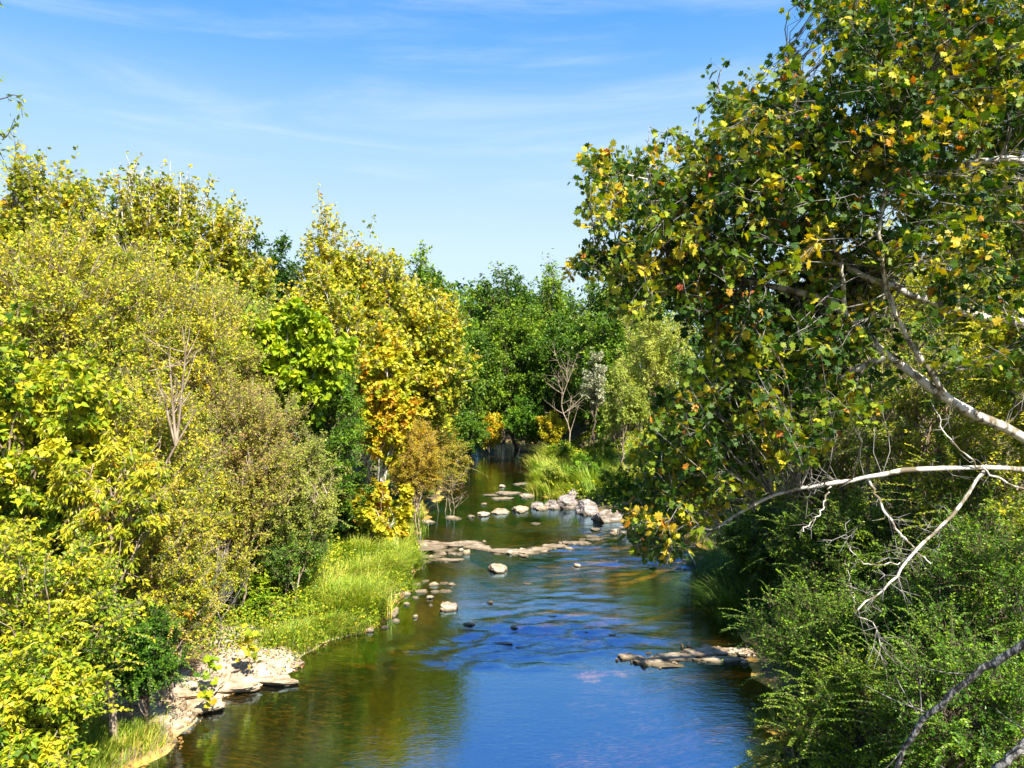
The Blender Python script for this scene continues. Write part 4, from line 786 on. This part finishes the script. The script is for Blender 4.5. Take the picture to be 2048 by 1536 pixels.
rock('flat_rock','pale slab by the water where tall grass ends','rocks along the left shore',786,1222,34,20,.13,44,1,z=.0)
# stones in the water
for a in [
 ('large pale oval boulder alone in the middle of the creek',995,1133,42,16,.22,51,0),
 ('pale boulder with flat top nearest the left tall grass',897,1208,42,17,.24,52,0),
 ('small stone right of the flat topped pale boulder',979,1203,16,6,.07,53,0),
 ('low stone just above the dark riffle',940,1246,30,7,.07,54,0),
 ('flat stone in calm water above the middle ledge',1072,1046,26,6,.08,55,1),
 ('barely showing stone left of the middle riffle',1055,1166,20,4,.04,56,1),
 ('small pale stone at the head of the middle riffle',1155,1129,18,7,.09,57,0),
 ('tiny stone at the left of the near riffle',1028,1254,18,4,.05,58,0),
 ('thin flat stone beside the dark riffle in the near water',1165,1262,30,5,.06,59,1),
 ('flat stone in front of the largest boulder',1190,1056,26,8,.08,60,1),
 ('thin slab in fast water below the boulders',1184,1072,38,6,.07,61,1),
 ('small stone right of the thin slab in fast water',1228,1066,22,6,.08,62,0),
 ('pinkish stone by the right shore under the hanging leaves',1232,1060,22,8,.16,63,0),
 ('pale stone at the right shore where dark grass begins',1408,1116,30,9,.16,64,0),
]: rock('stone', a[0], Wg, *a[1:7], a[7])
WET = bpy.data.materials.new('wet_rock'); WET.use_nodes = True; b_ = WET.node_tree.nodes['Principled BSDF']; b_.inputs['Base Color'].default_value = (.045, .035, .02, 1); b_.inputs['Roughness'].default_value = .25
for k in range(9):
    q_ = np.random.default_rng(500+k)
    rock('wet_stone', 'dark wet stone barely breaking the surface in the near riffle', 'dark wet stones of the near riffle', 960+q_.uniform(0, 330), 1258+q_.normal(0, 14)+(k % 3)*14, q_.uniform(20, 50), q_.uniform(3, 6), .018, 500+k, 1, mat=WET, ic=ICO2)
# line across the creek
for k, a in enumerate([
 ('leftmost flat stone of the line, touching the yellow sapling shore',852,1040,46,11,.16,71,1),('long thin stone second in the line across the creek',906,1034,42,7,.12,72,1),
 ('small low stone third in the line across the creek',943,1031,20,5,.11,73,0),('lumpy stone fourth in the line across the creek',968,1026,28,9,.20,74,0),
 ('widest pale stone near the middle of the line',1000,1021,44,11,.22,75,0),('pale block right of the widest stone in the line',1040,1016,38,12,.24,76,0),
 ('small stone tucked before the pale block of the line',1042,1022,20,6,.12,77,0),('rightmost pale stone of the line next to the boulders',1086,1014,30,9,.20,78,0)]):
    rock('stone', a[0], Cg, *a[1:7], a[7])
# slabs beyond the line
for a in [
 ('thin flat slab nearest the left, beyond the line of stones',980,989,38,5,.08,81,1),('narrow slab just in front of the thin far slabs',1003,996,52,5,.08,82,1),
 ('broad pale slab beyond the line of stones',1018,984,64,9,.11,83,1),('thick pale slab next to the grass tip of the point bar',1052,989,34,9,.17,84,1),
 ('single small stone in calm water beyond the line',968,1007,14,4,.09,85,0),('far stone left of the grass tip',1003,971,18,5,.14,86,0),('farthest flat slab by the grass tip',1040,967,34,5,.09,87,1)]:
    rock('flat_rock' if a[7] else 'stone', a[0], 'flat slabs beyond the line of stones', *a[1:7], a[7])
# boulders
for a in [
 ('dark faced rock at the left end of the boulders',1076,1004,34,26,.50,91),('grey rock second from the left of the boulders',1102,1006,32,24,.45,92),
 ('small round rock at the waterline between the grey boulders',1114,1012,22,14,.24,93),('tall pale boulder with pinkish top in the middle of the row',1134,1000,50,42,.66,94),
 ('pale rock behind the tall pale boulder',1146,988,26,22,.72,95),('dark upright boulder left of the largest one',1176,1010,58,42,.70,96),
 ('largest pale grey boulder at the right end of the row',1212,1024,74,42,.64,97),('dark boulder half hidden under the hanging sycamore leaves',1256,1056,40,18,.40,98)]:
    rock('boulder', a[0], Gg, *a[1:7], 0, z=.0, mat=BOULD, ic=ICO4)
# long ledges: continuous bedrock
rl = np.random.default_rng(3)
def ledge(label, bits, seed, z=0.):
    parts = []; o = None
    for k, (px, py, w, h, rz) in enumerate(bits):
        V, F, c = px_rock(px, py, w, h, rz*.85, seed+k, 1, z=z, ic=ICO3)
        if o is None: o = c.copy()
        parts.append((V+c-o, F))
    for k in range(len(bits)*4):
        px, py, w, h, rz = bits[rl.integers(0, len(bits))]
        V, F, c = px_rock(px+rl.uniform(-.55, .55)*w, py+rl.uniform(-.6, .9)*h, rl.uniform(6, 26), rl.uniform(3, 7), rz*rl.uniform(.5, 1.0), seed+50+k, k % 2, z=z, ic=ICO2)
        parts.append((V+c-o, F))
    V, F = join(parts); ob = obj('rock_ledge', mesh_np('rock_ledge', V, F), ROCK, None, o); tag(ob, label, 'rock ledge', None)
ledge('long pale rock ledge running from the left shore to mid creek', [(830,1083,70,12,.12),(870,1086,90,12,.13),(925,1085,90,12,.14),(960,1091,74,14,.16),(1000,1099,70,10,.13),(1045,1101,70,10,.13),(1080,1096,64,10,.13),(1115,1090,64,9,.12),(1150,1083,60,7,.10),(1185,1077,50,5,.08),(850,1095,90,12,.10),(885,1100,50,8,.08),(1060,1106,40,6,.08)], 110)
ledge('small rubbly ledge in front of the left end of the long ledge', [(860,1112,60,8,.09),(893,1118,74,7,.09),(915,1106,24,6,.07),(850,1122,30,6,.07)], 140)
ledge('sunlit tan rock ledge reaching out from the right bank into the near water', [(1265,1311,60,14,.10),(1300,1318,90,22,.14),(1345,1308,110,20,.15),(1400,1300,110,20,.17),(1450,1298,90,20,.19),(1440,1315,120,14,.12),(1335,1328,70,10,.08),(1490,1300,60,18,.2)], 160)
ledge('low rubble ledge by the right shore at the foot of the middle riffle', [(1370,1124,50,7,.08),(1425,1120,44,10,.14),(1445,1112,30,9,.18)], 180)
# rubble on the left shore: individual stones
rub = [(835,1167,20,6),(850,1160,16,5),(868,1166,26,6),(888,1165,22,5),(905,1167,18,4),(845,1180,30,7),(870,1182,24,6),(893,1180,34,6),(815,1186,22,7),(830,1194,18,6),(858,1193,22,5),(812,1205,18,6),(790,1240,20,6),(770,1252,16,5),(742,1258,22,6),(862,1209,10,5),(830,1231,12,5)]
for k, (px, py, w, h) in enumerate(rub):
    rock('stone', 'one of the small tan rubble stones along the left shore beside the tall grass', 'rubble stones along the left shore', px, py, w, h, .06+.02*(k % 3), 200+k, k % 2, ic=ICO2)
